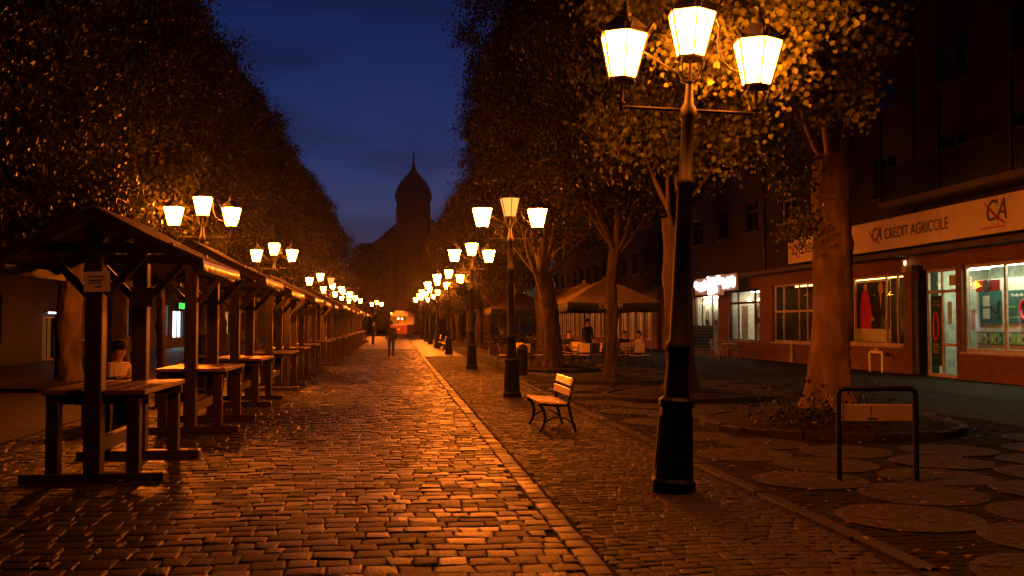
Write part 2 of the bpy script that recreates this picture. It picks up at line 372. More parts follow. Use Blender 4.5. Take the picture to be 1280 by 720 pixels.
def settsheet(name, base, c1, c2, wd, ht, x0, x1, y0, y1, z):
    m = bpy.data.materials.new(base); m.use_nodes = True; t = m.node_tree; b = t.nodes['Principled BSDF']; b.inputs['Roughness'].default_value = 0.52; b.inputs['Specular IOR Level'].default_value = 0.25
    tc = t.nodes.new('ShaderNodeTexCoord'); br = t.nodes.new('ShaderNodeTexBrick'); br.inputs['Scale'].default_value = 1
    br.inputs['Color1'].default_value = (*c1, 1); br.inputs['Color2'].default_value = (*c2, 1); br.inputs['Mortar'].default_value = (0.02, 0.02, 0.018, 1)
    br.inputs['Brick Width'].default_value = wd; br.inputs['Row Height'].default_value = ht; br.inputs['Mortar Size'].default_value = 0.014; br.inputs['Mortar Smooth'].default_value = 0.6
    t.links.new(tc.outputs['Object'], br.inputs['Vector']); t.links.new(br.outputs['Color'], b.inputs['Base Color'])
    bp = t.nodes.new('ShaderNodeBump'); bp.inputs['Distance'].default_value = 0.03; bp.invert = True
    t.links.new(br.outputs['Fac'], bp.inputs['Height']); t.links.new(bp.outputs[0], b.inputs['Normal'])
    return sheet(name, x0, x1, y0, y1, z, m)
settsheet('far_road', 'far_setts', (0.022, 0.020, 0.018), (0.045, 0.041, 0.037), 0.235, 0.19, -5.4, 1.26, 62, 160, -0.004)
settsheet('far_footway', 'far_small_setts', (0.012, 0.011, 0.010), (0.02, 0.018, 0.0165), 0.125, 0.115, 1.46, 3.44, 48, 140, -0.004)
settsheet('left_pavement', 'left_setts', (0.014, 0.0125, 0.011), (0.026, 0.0235, 0.021), 0.4, 0.4, -15.0, -5.4, 2.0, 130, -0.006)
sheet('shop_pavement', 12.7, 16.6, 2, 130, 0.012, 'slab')
sheet('asphalt_path', 9.9, 12.68, 2, 130, 0.004, 'asphalt')
sheet('paving_bed', 3.6, 9.9, 2, 130, -0.004, 'joint')
RINGS_R = [(6.95, 14.85, 2.05), (6.35, 20.9, 1.75), (6.0, 26.7, 1.6), (5.6, 33.2, 1.5)]
pd = MB(); DISCS = []
cols = [(4.32 + 0.70 * k, (7.78 if k % 2 == 0 else 8.77)) for k in range(8)]
for k, (cx, cy0) in enumerate(cols):
    for j in range(-2, 30):
        cx2 = cx + rs.normal(0, 0.02); cy = cy0 + 1.96 * j + rs.normal(0, 0.03)
        if any(math.hypot(cx2 - rx, cy - ry) < rr + 0.35 for rx, ry, rr in RINGS_R): continue
        n = 30; r0 = 0.60 * rs.uniform(0.96, 1.02); z0 = 0.010 + rs.normal(0, 0.003); tx, ty = rs.normal(0, 0.006, 2); DISCS.append((cx2, cy, r0))
        for ri in range(7):
            a0, a1 = r0 * ri / 7 + (0.0 if ri == 0 else 0.003), r0 * (ri + 1) / 7 - 0.002
            ns_ = max(5, int(2 * PI * (a1) / 0.10)); off = rs.uniform(0, 6)
            for q in range(ns_):
                t0 = off + 2 * PI * (q + 0.025) / ns_; t1 = off + 2 * PI * (q + 0.975) / ns_
                hz = z0 + rs.normal(0, 0.0015)
                vs = [(cx2 + a * math.cos(t), cy + a * math.sin(t), hz + tx * a * math.cos(t) + ty * a * math.sin(t)) for a, t in ((a0, t0), (a1, t0), (a1, t1), (a0, t1))]
                if cy < 30: pd.add(vs, [(0, 1, 2, 3)])
        if cy >= 30: pd.add([(cx2 + r0 * math.cos(2 * PI * i / n), cy + r0 * math.sin(2 * PI * i / n), z0) for i in range(n)], [tuple(range(n))])
structure(pd.build('circle_paving', 'disc'))
fill = []
for q in row_layout(3.64, 9.85, 4.0, 27, 0.12, 0.115, 0.2, gap=0.006, zj=0.002, wave=0.06):
    if any(math.hypot(q[0] - cx_, q[1] - cy_) < r_ + .03 for cx_, cy_, r_ in DISCS if abs(q[0] - cx_) < .8 and abs(q[1] - cy_) < .8): continue
    if any(math.hypot(q[0] - rx, q[1] - ry) < rr + .05 for rx, ry, rr in RINGS_R): continue
    fill.append((q[0], q[1], q[2], q[3], q[4] - .002, q[5]))
stones('paving_setts', fill, 'darksett', dome=0.0015, depth=0.012, tilt=0.012, shoulder=.85)

# ------------------------------------------------------------------ tree rings
def planter(x, y, r, h, label):
    t = empty('tree_bed', (x, y, 0)); tag(t, label, 'planting bed', 'round tree beds with stone kerbs')
    k = MB(); n = 26
    for i in range(n):
        a0 = 2 * PI * i / n + 0.006; a1 = 2 * PI * (i + 1) / n - 0.006; dz = random.uniform(-0.012, 0.012)
        vs = []
        for rr, z in ((r, -0.02), (r, 0.085 + dz), (r - 0.02, 0.10 + dz), (r - 0.12, 0.10 + dz), (r - 0.12, 0.02)):
            vs += [(rr * math.cos(a0), rr * math.sin(a0), z), (rr * math.cos(a1), rr * math.sin(a1), z)]
        k.add(vs, [(0, 1, 3, 2), (2, 3, 5, 4), (4, 5, 7, 6), (6, 7, 9, 8)]); k.add([vs[j] for j in (0, 2, 4, 6, 8)], [(0, 1, 2, 3, 4)]); k.add([vs[j] for j in (1, 3, 5, 7, 9)], [(4, 3, 2, 1, 0)])
    k.build('kerb_ring', 'kerb', t)
    s = MB(); vs = [(0, 0, h)]; fs = []; n = 28; rg = 5
    for q in range(1, rg + 1):
        for i in range(n):
            a = 2 * PI * i / n; rr = (r - 0.10) * q / rg; z = 0.07 + (h - 0.07) * (1 - (q / rg) ** 1.6) + random.uniform(-0.025, 0.025)
            vs.append((rr * math.cos(a), rr * math.sin(a), z))
    for i in range(n): fs.append((0, 1 + i, 1 + (i + 1) % n))
    for q in range(rg - 1):
        for i in range(n): fs.append((1 + q * n + i, 1 + (q + 1) * n + i, 1 + (q + 1) * n + (i + 1) % n, 1 + q * n + (i + 1) % n))
    s.add(vs, fs, 0, True); s.build('soil', 'earth', t)
    return t
for (x, y, r), d in zip(RINGS_R, ('around the thick linden right of the bike rack', 'behind the tall lamp post in front', 'around the slim linden before the parasols', 'around the leaning linden left of the parasols')):
    planter(x, y, r, 0.32 if y < 16 else 0.2, 'low stone kerbed earth bed ' + d)
planter(-8.3, 25.8, 1.7, 0.2, 'dim stone kerbed earth bed round a linden behind the first stall')

# ------------------------------------------------------------------ trees
def crown_mesh(name, z0, z1, rad, nclump, per, leaf, seed, m, extra=(), low=None, squash=1.0):
    rg = np.random.default_rng(seed); C = []
    H = z1 - z0
    def prof(t):
        return (0.62 + 0.38 * min(1, t / 0.22)) * (1.0 if t < 0.62 else max(0.12, 1 - ((t - 0.62) / 0.40) ** 2 * 0.95))
    k = 0
    while k < nclump:
        t = rg.uniform(0, 1) ** 0.95; a = rg.uniform(0, 2 * PI)
        lump = 1 + 0.16 * math.sin(3 * a + seed + t * 7) + 0.12 * math.sin(5 * a - t * 13 + seed * 2)
        rr = rad * prof(t) * lump * (rg.uniform(0.62, 1.02) if rg.random() < 0.85 else rg.uniform(0.15, 0.6))
        z = z0 + H * t
        if low is not None:
            zl = low(rr * math.cos(a), rr * math.sin(a))
            if z < zl: continue
        C.append((rr * math.cos(a), rr * math.sin(a) * squash, z, 0.30 + 0.26 * rg.random())); k += 1
    C += list(extra)
    C = np.array(C); n = len(C) * per
    ci = np.repeat(np.arange(len(C)), per)
    P = C[ci, :3] + rg.normal(0, 1, (n, 3)) * C[ci, 3:4] * np.array([0.62, 0.62, 0.5])
    # leaf frame
    out_dir = np.stack([P[:, 0], P[:, 1], np.full(n, 0.8)], 1) + rg.normal(0, 1.6, (n, 3)); out_dir /= np.linalg.norm(out_dir, axis=1, keepdims=True)
    tip = rg.normal(0, 0.7, (n, 3)) + np.array([0, 0, -0.7]); tip -= out_dir * (tip * out_dir).sum(1, keepdims=True); tip /= np.linalg.norm(tip, axis=1, keepdims=True) + 1e-6
    sd = np.cross(out_dir, tip); S = leaf * rg.uniform(0.65, 1.2, (n, 1))
    # heart-like five point leaf, folded on its midrib
    shape = [(-0.5, 0.0, 0), (-0.35, 0.42, 0.10), (0.10, 0.44, 0.10), (0.62, 0.0, -0.05), (0.10, -0.44, 0.10), (-0.35, -0.42, 0.10)]
    V = np.stack([P + tip * S * a + sd * S * b + out_dir * S * c for a, b, c in shape], 1).reshape(-1, 3)
    base = (np.arange(n) * 6)[:, None]
    F = np.concatenate([base + np.array([[0, 1, 2, 3]]), base + np.array([[0, 3, 4, 5]])], 1).reshape(-1, 4)
    me = bpy.data.meshes.new(name); me.vertices.add(len(V)); me.vertices.foreach_set('co', V.astype(np.float32).ravel())
    me.loops.add(F.size); me.loops.foreach_set('vertex_index', F.astype(np.int32).ravel())
    me.polygons.add(len(F)); me.polygons.foreach_set('loop_start', (np.arange(len(F)) * 4).astype(np.int32)); me.update(calc_edges=True)
    me.materials.append(M[m]); return me

def trunk_mesh(name, r, zf, ztop, seed, lean=(0, 0), spread=1.6, nl=7, bk='bark'):
    rg = random.Random(seed); b = MB()
    n = 40; K = 44; vs = []; fs = []; off = Vector((seed * 3.1, seed * 1.7, seed * 0.9))
    knots = [(rg.uniform(0.5, zf - .3), rg.uniform(0, 2 * PI), rg.uniform(.10, .20)) for _ in range(11)]
    for i in range(K + 1):
        z = -0.1 + (zf + 0.1) * i / K; f = max(0, z / zf); cx = lean[0] * f * f + 0.04 * math.sin(z * 1.7 + seed); cy = lean[1] * f * f + 0.04 * math.cos(z * 1.3 + seed)
        fl = 0.95 + 0.42 * math.exp(-max(z, 0) / 0.22) + 0.10 * math.exp(-max(z, 0) / 0.9) + 0.12 * max(0, f - .8) * 4
        for j in range(n):
            a = 2 * PI * j / n; c_, s_ = math.cos(a), math.sin(a)
            rr = r * fl * (1 + (0.12 * math.exp(-max(z, 0) / .35) + .03) * math.sin(5 * a + seed))
            p = Vector((c_ * r, s_ * r, z))
            rr += 0.05 * r * 2 * noise.noise(Vector((c_ * 1.6, s_ * 1.6, z * 1.1)) + off)
            rd = noise.noise(Vector((c_ * 6.5, s_ * 6.5, z * 1.6)) + off); rr += 0.016 * (1 - abs(rd) * 3.2)
            rr += 0.012 * noise.noise(Vector((c_ * 14, s_ * 14, z * 7)) + off)
            for kz, ka, kr in knots:
                da = (a - ka + PI) % (2 * PI) - PI; d2 = ((z - kz) ** 2 + (da * r) ** 2) / (kr * kr)
                if d2 < 4: rr += 0.055 * math.exp(-d2 * 1.4) - 0.045 * math.exp(-d2 * 7)
            vs.append((cx + rr * c_, cy + rr * s_, z))
    for i in range(K):
        for j in range(n): fs.append((i * n + j, i * n + (j + 1) % n, (i + 1) * n + (j + 1) % n, (i + 1) * n + j))
    b.add(vs, fs, 0, True)
    top = Vector((lean[0], lean[1], zf))
    def limb(p, d, ln, r0, lv):
        pts = [p]; rad = [r0]; q = p.copy(); dd = d.normalized(); k = 5
        for i in range(k):
            dd = (dd + Vector((rg.uniform(-.22, .22), rg.uniform(-.22, .22), rg.uniform(-.02, .22)))).normalized()
            q = q + dd * ln / k; pts.append(q.copy()); rad.append(r0 * (1 - 0.75 * (i + 1) / k))
        b.tube(pts, rad, 7 if lv < 2 else 5, caps=False)
        if lv < 2:
            for i in range(2, k + 1):
                for _ in range(2 if lv == 0 else 1):
                    a = rg.uniform(0, 2 * PI); limb(pts[i], Vector((math.cos(a), math.sin(a), rg.uniform(0.1, 0.9))), ln * rg.uniform(0.35, 0.5), rad[i] * 0.65, lv + 1)
    base = top - Vector((0, 0, 0.25))
    limb(base, Vector((0.05, 0.02, 1)), (ztop - zf) * 0.8, r * 0.75, 0)
    for i in range(nl):
        a = 2 * PI * i / nl + rg.uniform(-.4, .4)
        limb(base + Vector((0, 0, rg.uniform(-.1, .3))), Vector((math.cos(a) * 0.8, math.sin(a) * 0.8, rg.uniform(0.6, 1.4))), rg.uniform(2.2, 3.6) * spread / 1.6, r * rg.uniform(0.3, 0.5), 0)
    o = b.build(name, bk); me = o.data; bpy.data.objects.remove(o); return me

def tree(x, y, rz, trunk_me, crown_me, label, group, sc_=(1, 1, 1), z=0.0):
    t = empty('linden_tree', (x, y, z), rz); t.scale = sc_; tag(t, label, 'tree', group)
    a = bpy.data.objects.new('trunk', trunk_me); COL.objects.link(a); a.parent = t
    c = bpy.data.objects.new('crown', crown_me); COL.objects.link(c); c.parent = t
    return t
# the thick linden beside the main lamp, boughs reaching towards the lamp
ex = []
for (bx, by, bz, n, sp) in ((-3.3, -3.4, 5.3, 12, 0.6), (-2.5, -2.9, 4.9, 12, 0.6), (-3.6, -1.9, 4.2, 12, 0.7), (-2.2, -2.2, 4.3, 10, 0.6), (-1.7, -1.6, 4.6, 10, 0.6), (-2.9, -1.4, 3.9, 7, 0.5), (-1.2, -2.9, 5.2, 7, 0.5), (-4.0, -2.6, 5.6, 10, 0.6), (-1.4, -3.4, 5.0, 5, 0.35), (-3.6, -3.8, 5.9, 9, 0.6), (-3.0, -4.6, 5.0, 9, .45), (-2.5, -4.5, 4.5, 8, .4), (-3.4, -4.4, 4.5, 8, .4), (-2.3, -4.0, 5.6, 8, .45), (-1.6, -3.6, 5.0, 6, .35), (-1.4, -3.0, 4.3, 4, .3), (-4.2, -3.6, 5.4, 9, .5), (-.75, -.35, 3.5, 3, .2), (-.65, -.3, 2.9, 2, .15), (-1.0, -.5, 4.0, 4, .3)):
    for _ in range(n): ex.append((bx + rs.normal(0, sp * 0.6), by + rs.normal(0, sp * 0.6), bz + rs.normal(0, sp * 0.45), 0.30))
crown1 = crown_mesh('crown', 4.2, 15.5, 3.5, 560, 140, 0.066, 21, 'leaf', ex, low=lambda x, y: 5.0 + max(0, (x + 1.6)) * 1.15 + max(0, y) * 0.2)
trunk1 = trunk_mesh('trunk', 0.31, 4.1, 13, 5, lean=(0.16, 0.1), spread=1.3, nl=5, bk='litbark')
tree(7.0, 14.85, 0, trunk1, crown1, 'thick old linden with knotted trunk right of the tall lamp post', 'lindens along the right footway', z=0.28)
crownA = crown_mesh('crown', 4.5, 16.5, 3.1, 620, 120, 0.095, 31, 'leafhalflit', low=lambda x, y: 4.9)
crownB = crown_mesh('crown', 4.4, 16.0, 3.0, 560, 110, 0.10, 41, 'leafshade', low=lambda x, y: 4.7)
crownC = crown_mesh('crown', 3.4, 15.0, 2.9, 560, 105, 0.10, 51, 'leafshade')
crownD = crown_mesh('crown', 3.4, 15.2, 2.9, 560, 105, 0.10, 57, 'leafshade')
trA = trunk_mesh('trunk', 0.30, 3.8, 13, 15, lean=(-0.1, 0)); trB = trunk_mesh('trunk', 0.14, 3.6, 12, 25, lean=(0.18, 0.1)); trC = trunk_mesh('trunk', 0.27, 3.2, 12, 35, lean=(-0.45, 0.0))
tree(6.25, 20.6, 0.6, trA, crownA, 'linden standing directly behind the tall front lamp post', 'lindens along the right footway', z=0.16)
tree(6.0, 26.5, 0.0, trB, crownB, 'slim linden whose trunk crosses the lettered parasol', 'lindens along the right footway', z=0.16)
tree(5.5, 33.0, 0.0, trC, crownA, 'leaning linden between second lamp and lettered parasol', 'lindens along the right footway', z=0.16)
yy = 39.5
for i in range(11):
    k = i % 3; s_ = 0.92 + 0.14 * random.random() - (0.10 if yy > 50 else 0) 
    tree(5.75 + random.uniform(-.25, .25) if i else 6.15, yy, random.uniform(0, 6), (trA, trB, trC)[k], (crownB, crownC, crownA)[k], 'dark linden of the right row, %s counted from the camera' % ORD[i + 4], 'lindens along the right footway', (s_ * (1.0 if yy < 45 else 0.85), s_ * 0.95, s_ * (1.0 if yy < 48 else 0.82)))
    yy += 6.3
def boughs(lst, sp=0.3):
    e = []
    for bx, by, bz, n, sd_ in lst:
        for _ in range(n): e.append((bx + rs.normal(0, sd_), by + rs.normal(0, sd_), bz + rs.normal(0, sd_ * .6), sp))
    return e
exl = boughs([(2.1, 2.6, 4.4, 8, .35), (1.9, 1.8, 4.1, 8, .35), (2.2, 3.0, 5.3, 7, .35), (2.4, 1.2, 4.7, 7, .35), (2.0, .6, 3.8, 6, .35)])
exm = boughs([(2.7, -.9, 4.4, 8, .35), (2.1, -1.7, 4.7, 8, .35), (2.9, -.2, 4.0, 8, .35), (2.6, -.7, 5.3, 8, .4), (3.2, .8, 4.2, 7, .35)])
crownL2 = crown_mesh('crown', 3.6, 15.2, 2.9, 560, 105, 0.09, 67, 'leafhalflit', exl)
crownL3 = crown_mesh('crown', 3.6, 15.0, 2.9, 560, 105, 0.09, 77, 'leafhalflit', exm)
yy = 9.6
for i in range(17):
    k = i % 3; s_ = 0.93 + 0.12 * random.random()
    lab = 'linden of the left row behind the stalls, %s counted from the camera' % ORD[i]
    tree(-8.3 + random.uniform(-.2, .2), (9.2, 14.6, 20.2, 25.8, 30.6)[i] if i < 5 else yy, random.uniform(0, 6) if i not in (2, 3) else 0, (trA, trC, trB)[k] if i not in (3, 4) else trA, crownL2 if i == 2 else crownL3 if i == 3 else (crownC, crownD, crownB)[k], lab, 'lindens along the left side', (s_ * 0.98, s_ * 0.98, s_ * 0.92) if i not in (2, 3) else (1, 1, .96))
    yy = 36.2 + 5.7 * (i - 4) if i >= 4 else yy

# ------------------------------------------------------------------ street lamps
HEX = [2 * PI * i / 6 + PI / 6 for i in range(6)]
def make_lantern(parent, loc, cradle, glass_m='lamp'):
    zb, zt, rb, rt = 0.0, 0.435, 0.135, 0.243
    f = MB()
    for (z, r, hh) in ((zb, rb, 0.022), (zt, rt, 0.03)):   # bottom and top rims
        f.lathe([(z - hh / 2, r + 0.012), (z + hh / 2, r + 0.014), (z + hh / 2, r - 0.02), (z - hh / 2, r - 0.02), (z - hh / 2, r + 0.012)], 6, rot=PI / 6, smooth=False, caps=False)
    f.lathe([(zb - 0.012, rb), (zb - 0.008, rb)], 6, rot=PI / 6, smooth=False)
    for a in HEX:
        f.bar((rb * math.cos(a), rb * math.sin(a), zb), (rt * math.cos(a), rt * math.sin(a), zt), 0.013, 0.016)
        # little leaf ornament on every corner
        c, s = math.cos(a), math.sin(a)
        for da, h in ((-0.10, 0.05), (0, 0.085), (0.10, 0.05)):
            c2, s2 = math.cos(a + da), math.sin(a + da)
            f.tube([((rt - .005) * c2, (rt - .005) * s2, zt), ((rt + .02) * c2, (rt + .02) * s2, zt + h * 0.6), ((rt + .045) * c2, (rt + .045) * s2, zt + h)], [0.012, 0.014, 0.004], 5)
    # cradle straps
    n = 4
    for i in range(n):
        a = 2 * PI * i / n + PI / 4; c, s = math.cos(a), math.sin(a)
        pts = [(r * c, r * s, z) for r, z in ((0.128, -0.01), (0.15, -0.05), (0.135, -0.11), (0.10, -0.17), (0.085, -0.215), (0.05, -cradle))]
        f.tube(pts, 0.008, 6)
    f.lathe([(-cradle - 0.02, 0.02), (-cradle, 0.045), (-cradle + 0.015, 0.045), (-cradle + 0.03, 0.018), (-0.02, 0.014)], 10)
    o = f.build('lantern', ['ironshade', 'iron'], parent, loc)
    g = MB(); rb2, rt2 = rb - 0.008, rt - 0.008
    g.lathe([(zb + 0.012, rb2), (zt - 0.016, rt2)], 6, rot=PI / 6, smooth=False, caps=False)
    g.build('glass', glass_m, o)
    c = MB(); c.lathe([(zt + 0.015, rt + 0.02), (zt + 0.03, rt + 0.005), (zt + 0.13, 0.13), (zt + 0.16, 0.10), (zt + 0.17, 0.05)], 6, rot=PI / 6, smooth=False)
    c.lathe([(zt + 0.16, 0.045), (zt + 0.20, 0.06), (zt + 0.24, 0.03), (zt + 0.27, 0.035), (zt + 0.31, 0.012), (zt + 0.35, 0.004)], 8)
    c.build('cap', 'iron', o)
    return o
def make_lamp():
    t = empty('street_lamp')
    p = MB()
    p.lathe([(-.03, .215), (.10, .215), (.13, .19), (.60, .158), (.78, .152), (.80, .172), (.85, .172), (.88, .135)], 8, smooth=False, rot=PI / 8)
    p.lathe([(.86, .125), (1.20, .105), (1.30, .105), (1.32, .125), (1.38, .125), (1.41, .092), (2.0, .084), (2.85, .072), (2.87, .092), (2.93, .092), (2.95, .066), (3.5, .058), (3.52, .078), (3.60, .085), (3.66, .05), (3.80, .036), (3.86, .034)], 14)
    for i in range(8):   # raised panels of the pedestal
        a = 2 * PI * i / 8 + PI / 8 + PI / 8; c, s = math.cos(a), math.sin(a)
        p.bar((.176 * c, .176 * s, .20), (.150 * c, .150 * s, .70), 0.05, 0.012, up=(c, s, 0))
    p.build('post', 'iron', t)
    a = MB(); a.tube([(-.66, 0, 3.60), (.66, 0, 3.60)], 0.016, 8)
    for s in (-1, 1):
        a.lathe([(3.565, .012), (3.58, .03), (3.62, .03), (3.64, .012)], 8, (s * .64, 0, 0))
        a.tube([(s * .06, 0, 3.42), (s * .16, 0, 3.48), (s * .22, 0, 3.56), (s * .2, 0, 3.6)], 0.008, 6)
    a.build('arm', 'iron', t)
    make_lantern(t, (0, 0, 4.10), 0.24)
    make_lantern(t, (-.64, 0, 3.86), 0.235)
    make_lantern(t, (.64, 0, 3.86), 0.235)
    k = MB(); k.tube([(.20, -.06, 4.52), (.25, -.07, 4.40), (.24, -.07, 4.24), (.29, -.06, 4.08), (.37, -.05, 4.00), (.49, -.02, 3.98)], 0.011, 6)
    k.build('cable', 'iron', t)
    k2 = MB(); k2.tube([(-.08, -.03, 3.92), (-.2, -.05, 3.97), (-.34, -.05, 4.06), (-.46, -.03, 4.14)], 0.008, 6); k2.build('cable', 'iron', t)
    return t
proto = make_lamp()
def place_lamp(x, y, rz, lean, s, label, group, first=False, dim=(), dm='lampdim'):
    o = proto if first else copy_tree(proto)
    o.location = (x, y, 0); o.rotation_euler = (R(lean[1]), R(lean[0]), R(rz)); o.scale = (s, s, s); tag(o, label, 'street lamp', group)
    if dim:
        ls = [c for c in COL.objects if c.parent == o and c.name.startswith('lantern')]
        ls.sort(key=lambda c: c.location.x)
        for i in dim:
            for g in [c for c in COL.objects if c.parent == ls[i] and c.name.startswith('glass')]:
                g.material_slots[0].link = 'OBJECT'; g.material_slots[0].material = M[dm]
GR, GL = 'lamps along the right footway', 'lamps behind the left stalls'
place_lamp(2.72, 9.26, -6, (2.75, 0), 1.05, 'tallest three lantern street lamp leaning slightly, in front on the right footway', GR, first=False, dim=(0, 1, 2), dm='lampsoft')
for i, (x, y, s) in enumerate(((2.75, 34.6, 1.0), (2.85, 51.5, 0.99), (2.8, 64.5, 1.02), (2.8, 77, 1.0), (2.8, 88.5, 1.0), (2.8, 101, 1.0))):
    place_lamp(x, y, random.uniform(-14, 14), (random.uniform(-.8, .8), 0), s, 'three lantern street lamp of the right row, %s counted from the camera' % ORD[i + 2], GR)
for i, (x, y, s) in enumerate(((-4.5, 23.3, 1.02), (-4.5, 37.1, 1.03), (-4.55, 59.5, 1.03), (-4.5, 71, 1.0), (-4.5, 83, 1.0), (-4.5, 95, 1.0), (-4.5, 107, 1.0))):
    place_lamp(x, y, random.uniform(-10, 10), (random.uniform(-1, 1), 0), s, 'three lantern street lamp rising behind the stalls, %s from the camera' % ORD[i], GL, dim=(2,) if i == 2 else ())
place_lamp(-2.4, 126, 5, (0, 0), 1.0, 'small distant street lamp at the street end left of the tram', GL)
place_lamp(2.60, 21.4, 4, (-0.6, 0), 0.985, 'three lantern street lamp behind the bench, its middle lantern dim', GR, first=True, dim=(1,))

# ------------------------------------------------------------------ market stalls
def make_stall():
    t = empty('market_stall')
    for y in (0.0, 1.8):
        p = MB().box(-.085, .085, y - .085, y + .085, .09, 2.78); bevel(p.build('post', 'woodv', t), .008)
        f = MB().box(-.72, .72, y - .08, y + .08, -.01, .10); bevel(f.build('foot_beam', 'wood', t), .012)
        for s in (-1, 1):
            l = MB().box(s * .40 - .065, s * .40 + .065, y - .06, y + .06, .10, .86); bevel(l.build('leg', 'woodv', t), .006)
        r = MB().box(-.52, .52, y + .086 if y == 0 else y - .146, y + .146 if y == 0 else y - .086, .80, .90); bevel(r.build('table_rail', 'wood', t), .005)
    tb = MB()
    for i in range(5):
        x0 = -.52 + i * .209; tb.box(x0, x0 + .199, -.05 if i != 2 else .09, 1.86 if i != 2 else 1.71, .905 + random.uniform(-.002, .002), .955)
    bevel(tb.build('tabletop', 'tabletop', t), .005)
    MB().box(-.05, .05, .09, 1.71, .30, .44).build('stretcher', 'wood', t)
    fr = MB(); ez, rz, hw = 2.30, 2.86, 1.11
    for y in (-.13, 0.0, 1.8):
        for s in (-1, 1):
            if y == 0.0 or y == 1.8: fr.bar((s * .09, y, rz - .10), (s * (hw - .02), y, ez - .055), 0.10, 0.10)
            else: fr.bar((s * .002, y, rz - .085), (s * (hw - .02), y, ez - .055), 0.07, 0.10)
    for y in (0.0, 1.8):
        for s in (-1, 1): fr.bar((s * .088, y, 2.44), (s * .78, y, 2.44), 0.07, 0.11)
        for s in (-1, 1): fr.bar((s * .09, y, 1.95), (s * .48, y, 2.38), 0.06, 0.08)
    fr.bar((0, -.17, rz - .06), (0, 2.12, rz - .06), 0.08, 0.10)
    for s in (-1, 1): fr.bar((s * (hw - .08), -.17, ez - .07), (s * (hw - .08), 2.12, ez - .07), 0.06, 0.10)
    fr.build('roof_frame', 'wood', t)
    rf = MB(); n = 12
    for s in (-1, 1):
        top = []; bot = []
        for j in range(n + 1):
            y = -.19 + 2.31 * j / n; sg = 0.012 * math.sin(j * 1.7 + s)
            for q in range(5):
                u = q / 4; x = s * (0.004 + (hw - 0.004) * u); z = rz + (ez - rz) * u - 0.022 * math.sin(PI * u) + sg * u
                top.append((x, y, z + .015)); bot.append((x, y, z - .012))
        k = len(top); fs = []
        for j in range(n):
            for q in range(4):
                a = j * 5 + q; f1 = (a, a + 1, a + 6, a + 5)
                fs.append(f1 if s > 0 else f1[::-1]); fs.append(tuple(k + i for i in (f1[::-1] if s > 0 else f1)))
        for q in range(4): fs.append((q, k + q, k + q + 1, q + 1)); fs.append((n * 5 + q, n * 5 + q + 1, k + n * 5 + q + 1, k + n * 5 + q))
        for j in range(n): fs.append((j * 5 + 4, k + j * 5 + 4, k + j * 5 + 9, j * 5 + 9))
        rf.add(top + bot, fs, 0, False)
    roof = rf.build('roof', 'canvas', t)
    for s in (-1, 1):   # scalloped hanging edge
        v = MB(); m_ = 40; vs = []
        for j in range(m_ + 1):
            y = -.19 + 2.31 * j / m_; fold = 0.016 * math.sin(j * 1.1) + 0.008 * math.sin(j * 2.7)
            drop = 0.095 + 0.022 * abs(math.sin(j * PI / 5))
            x = s * (hw + .006)
            vs += [(x, y, ez + .004), (x + s * (.012 + fold), y, ez - drop), (x + s * (.012 + fold) - s * .006, y, ez - drop), (x - s * .006, y, ez + .004)]
        fs = []
        for j in range(m_):
            a = 4 * j; b = a + 4
            for i in range(4): fs.append((a + i, a + (i + 1) % 4, b + (i + 1) % 4, b + i))
        v.add(vs, fs, 0, True); v.build('valance', 'valance', roof)
    return t
stall = make_stall()
NST = 18
for i in range(NST):
    o = stall if i == 0 else copy_tree(stall)
    o.location = (-3.10 + (0 if i == 0 else random.uniform(-.06, .06)), 10.48 + 4.5 * i + (0 if i < 2 else random.uniform(-.12, .12)), 0)
    o.rotation_euler.z = R(0 if i == 0 else random.uniform(-1.2, 1.2)); sz = 1.0 if i == 0 else random.uniform(0.975, 1.02); o.scale = (1, 1, sz)
    tag(o, 'brown gabled market stall with canvas roof, ' + ('nearest of the left row' if i == 0 else '%s from the camera in the left row' % ORD[i] if i < NST - 1 else 'last and farthest of the left row'), 'market stall', 'market stalls along the left of the road')

def paper_sign(name, x, y, z, wd, ht, label, tilt=0.0):
    t = empty(name, (x, y, z)); t.rotation_euler = (0, R(tilt), 0); tag(t, label, 'paper notice', 'notices pinned on stall posts')
    MB().box(-wd / 2, wd / 2, -.004, .004, -ht / 2, ht / 2).build('sheet', 'paper', t)
    b = MB()
    for (zz, a, c, h) in ((.26, -.30, .30, .06), (.08, -.28, .28, .07), (-.06, -.28, .16, .035), (-.24, -.02, .22, .07)):
        x0 = a
        while x0 < c - .02:
            w_ = random.uniform(.05, .10); b.box(x0 * wd, (x0 + w_ * .8) * wd, -.0065, -.0045, (zz - h / 2) * ht, (zz + h / 2 * random.uniform(.6, 1.2)) * ht); x0 += w_
    b.build('print', 'ink', t); return t
paper_sign('paper_notice', -3.07, 10.385, 2.08, 0.26, 0.21, 'pale paper notice on the nearest stall front post', -2)
paper_sign('paper_notice', -3.07, 12.185, 1.97, 0.26, 0.24, 'dim paper notice on the rear post of the nearest stall', 1)

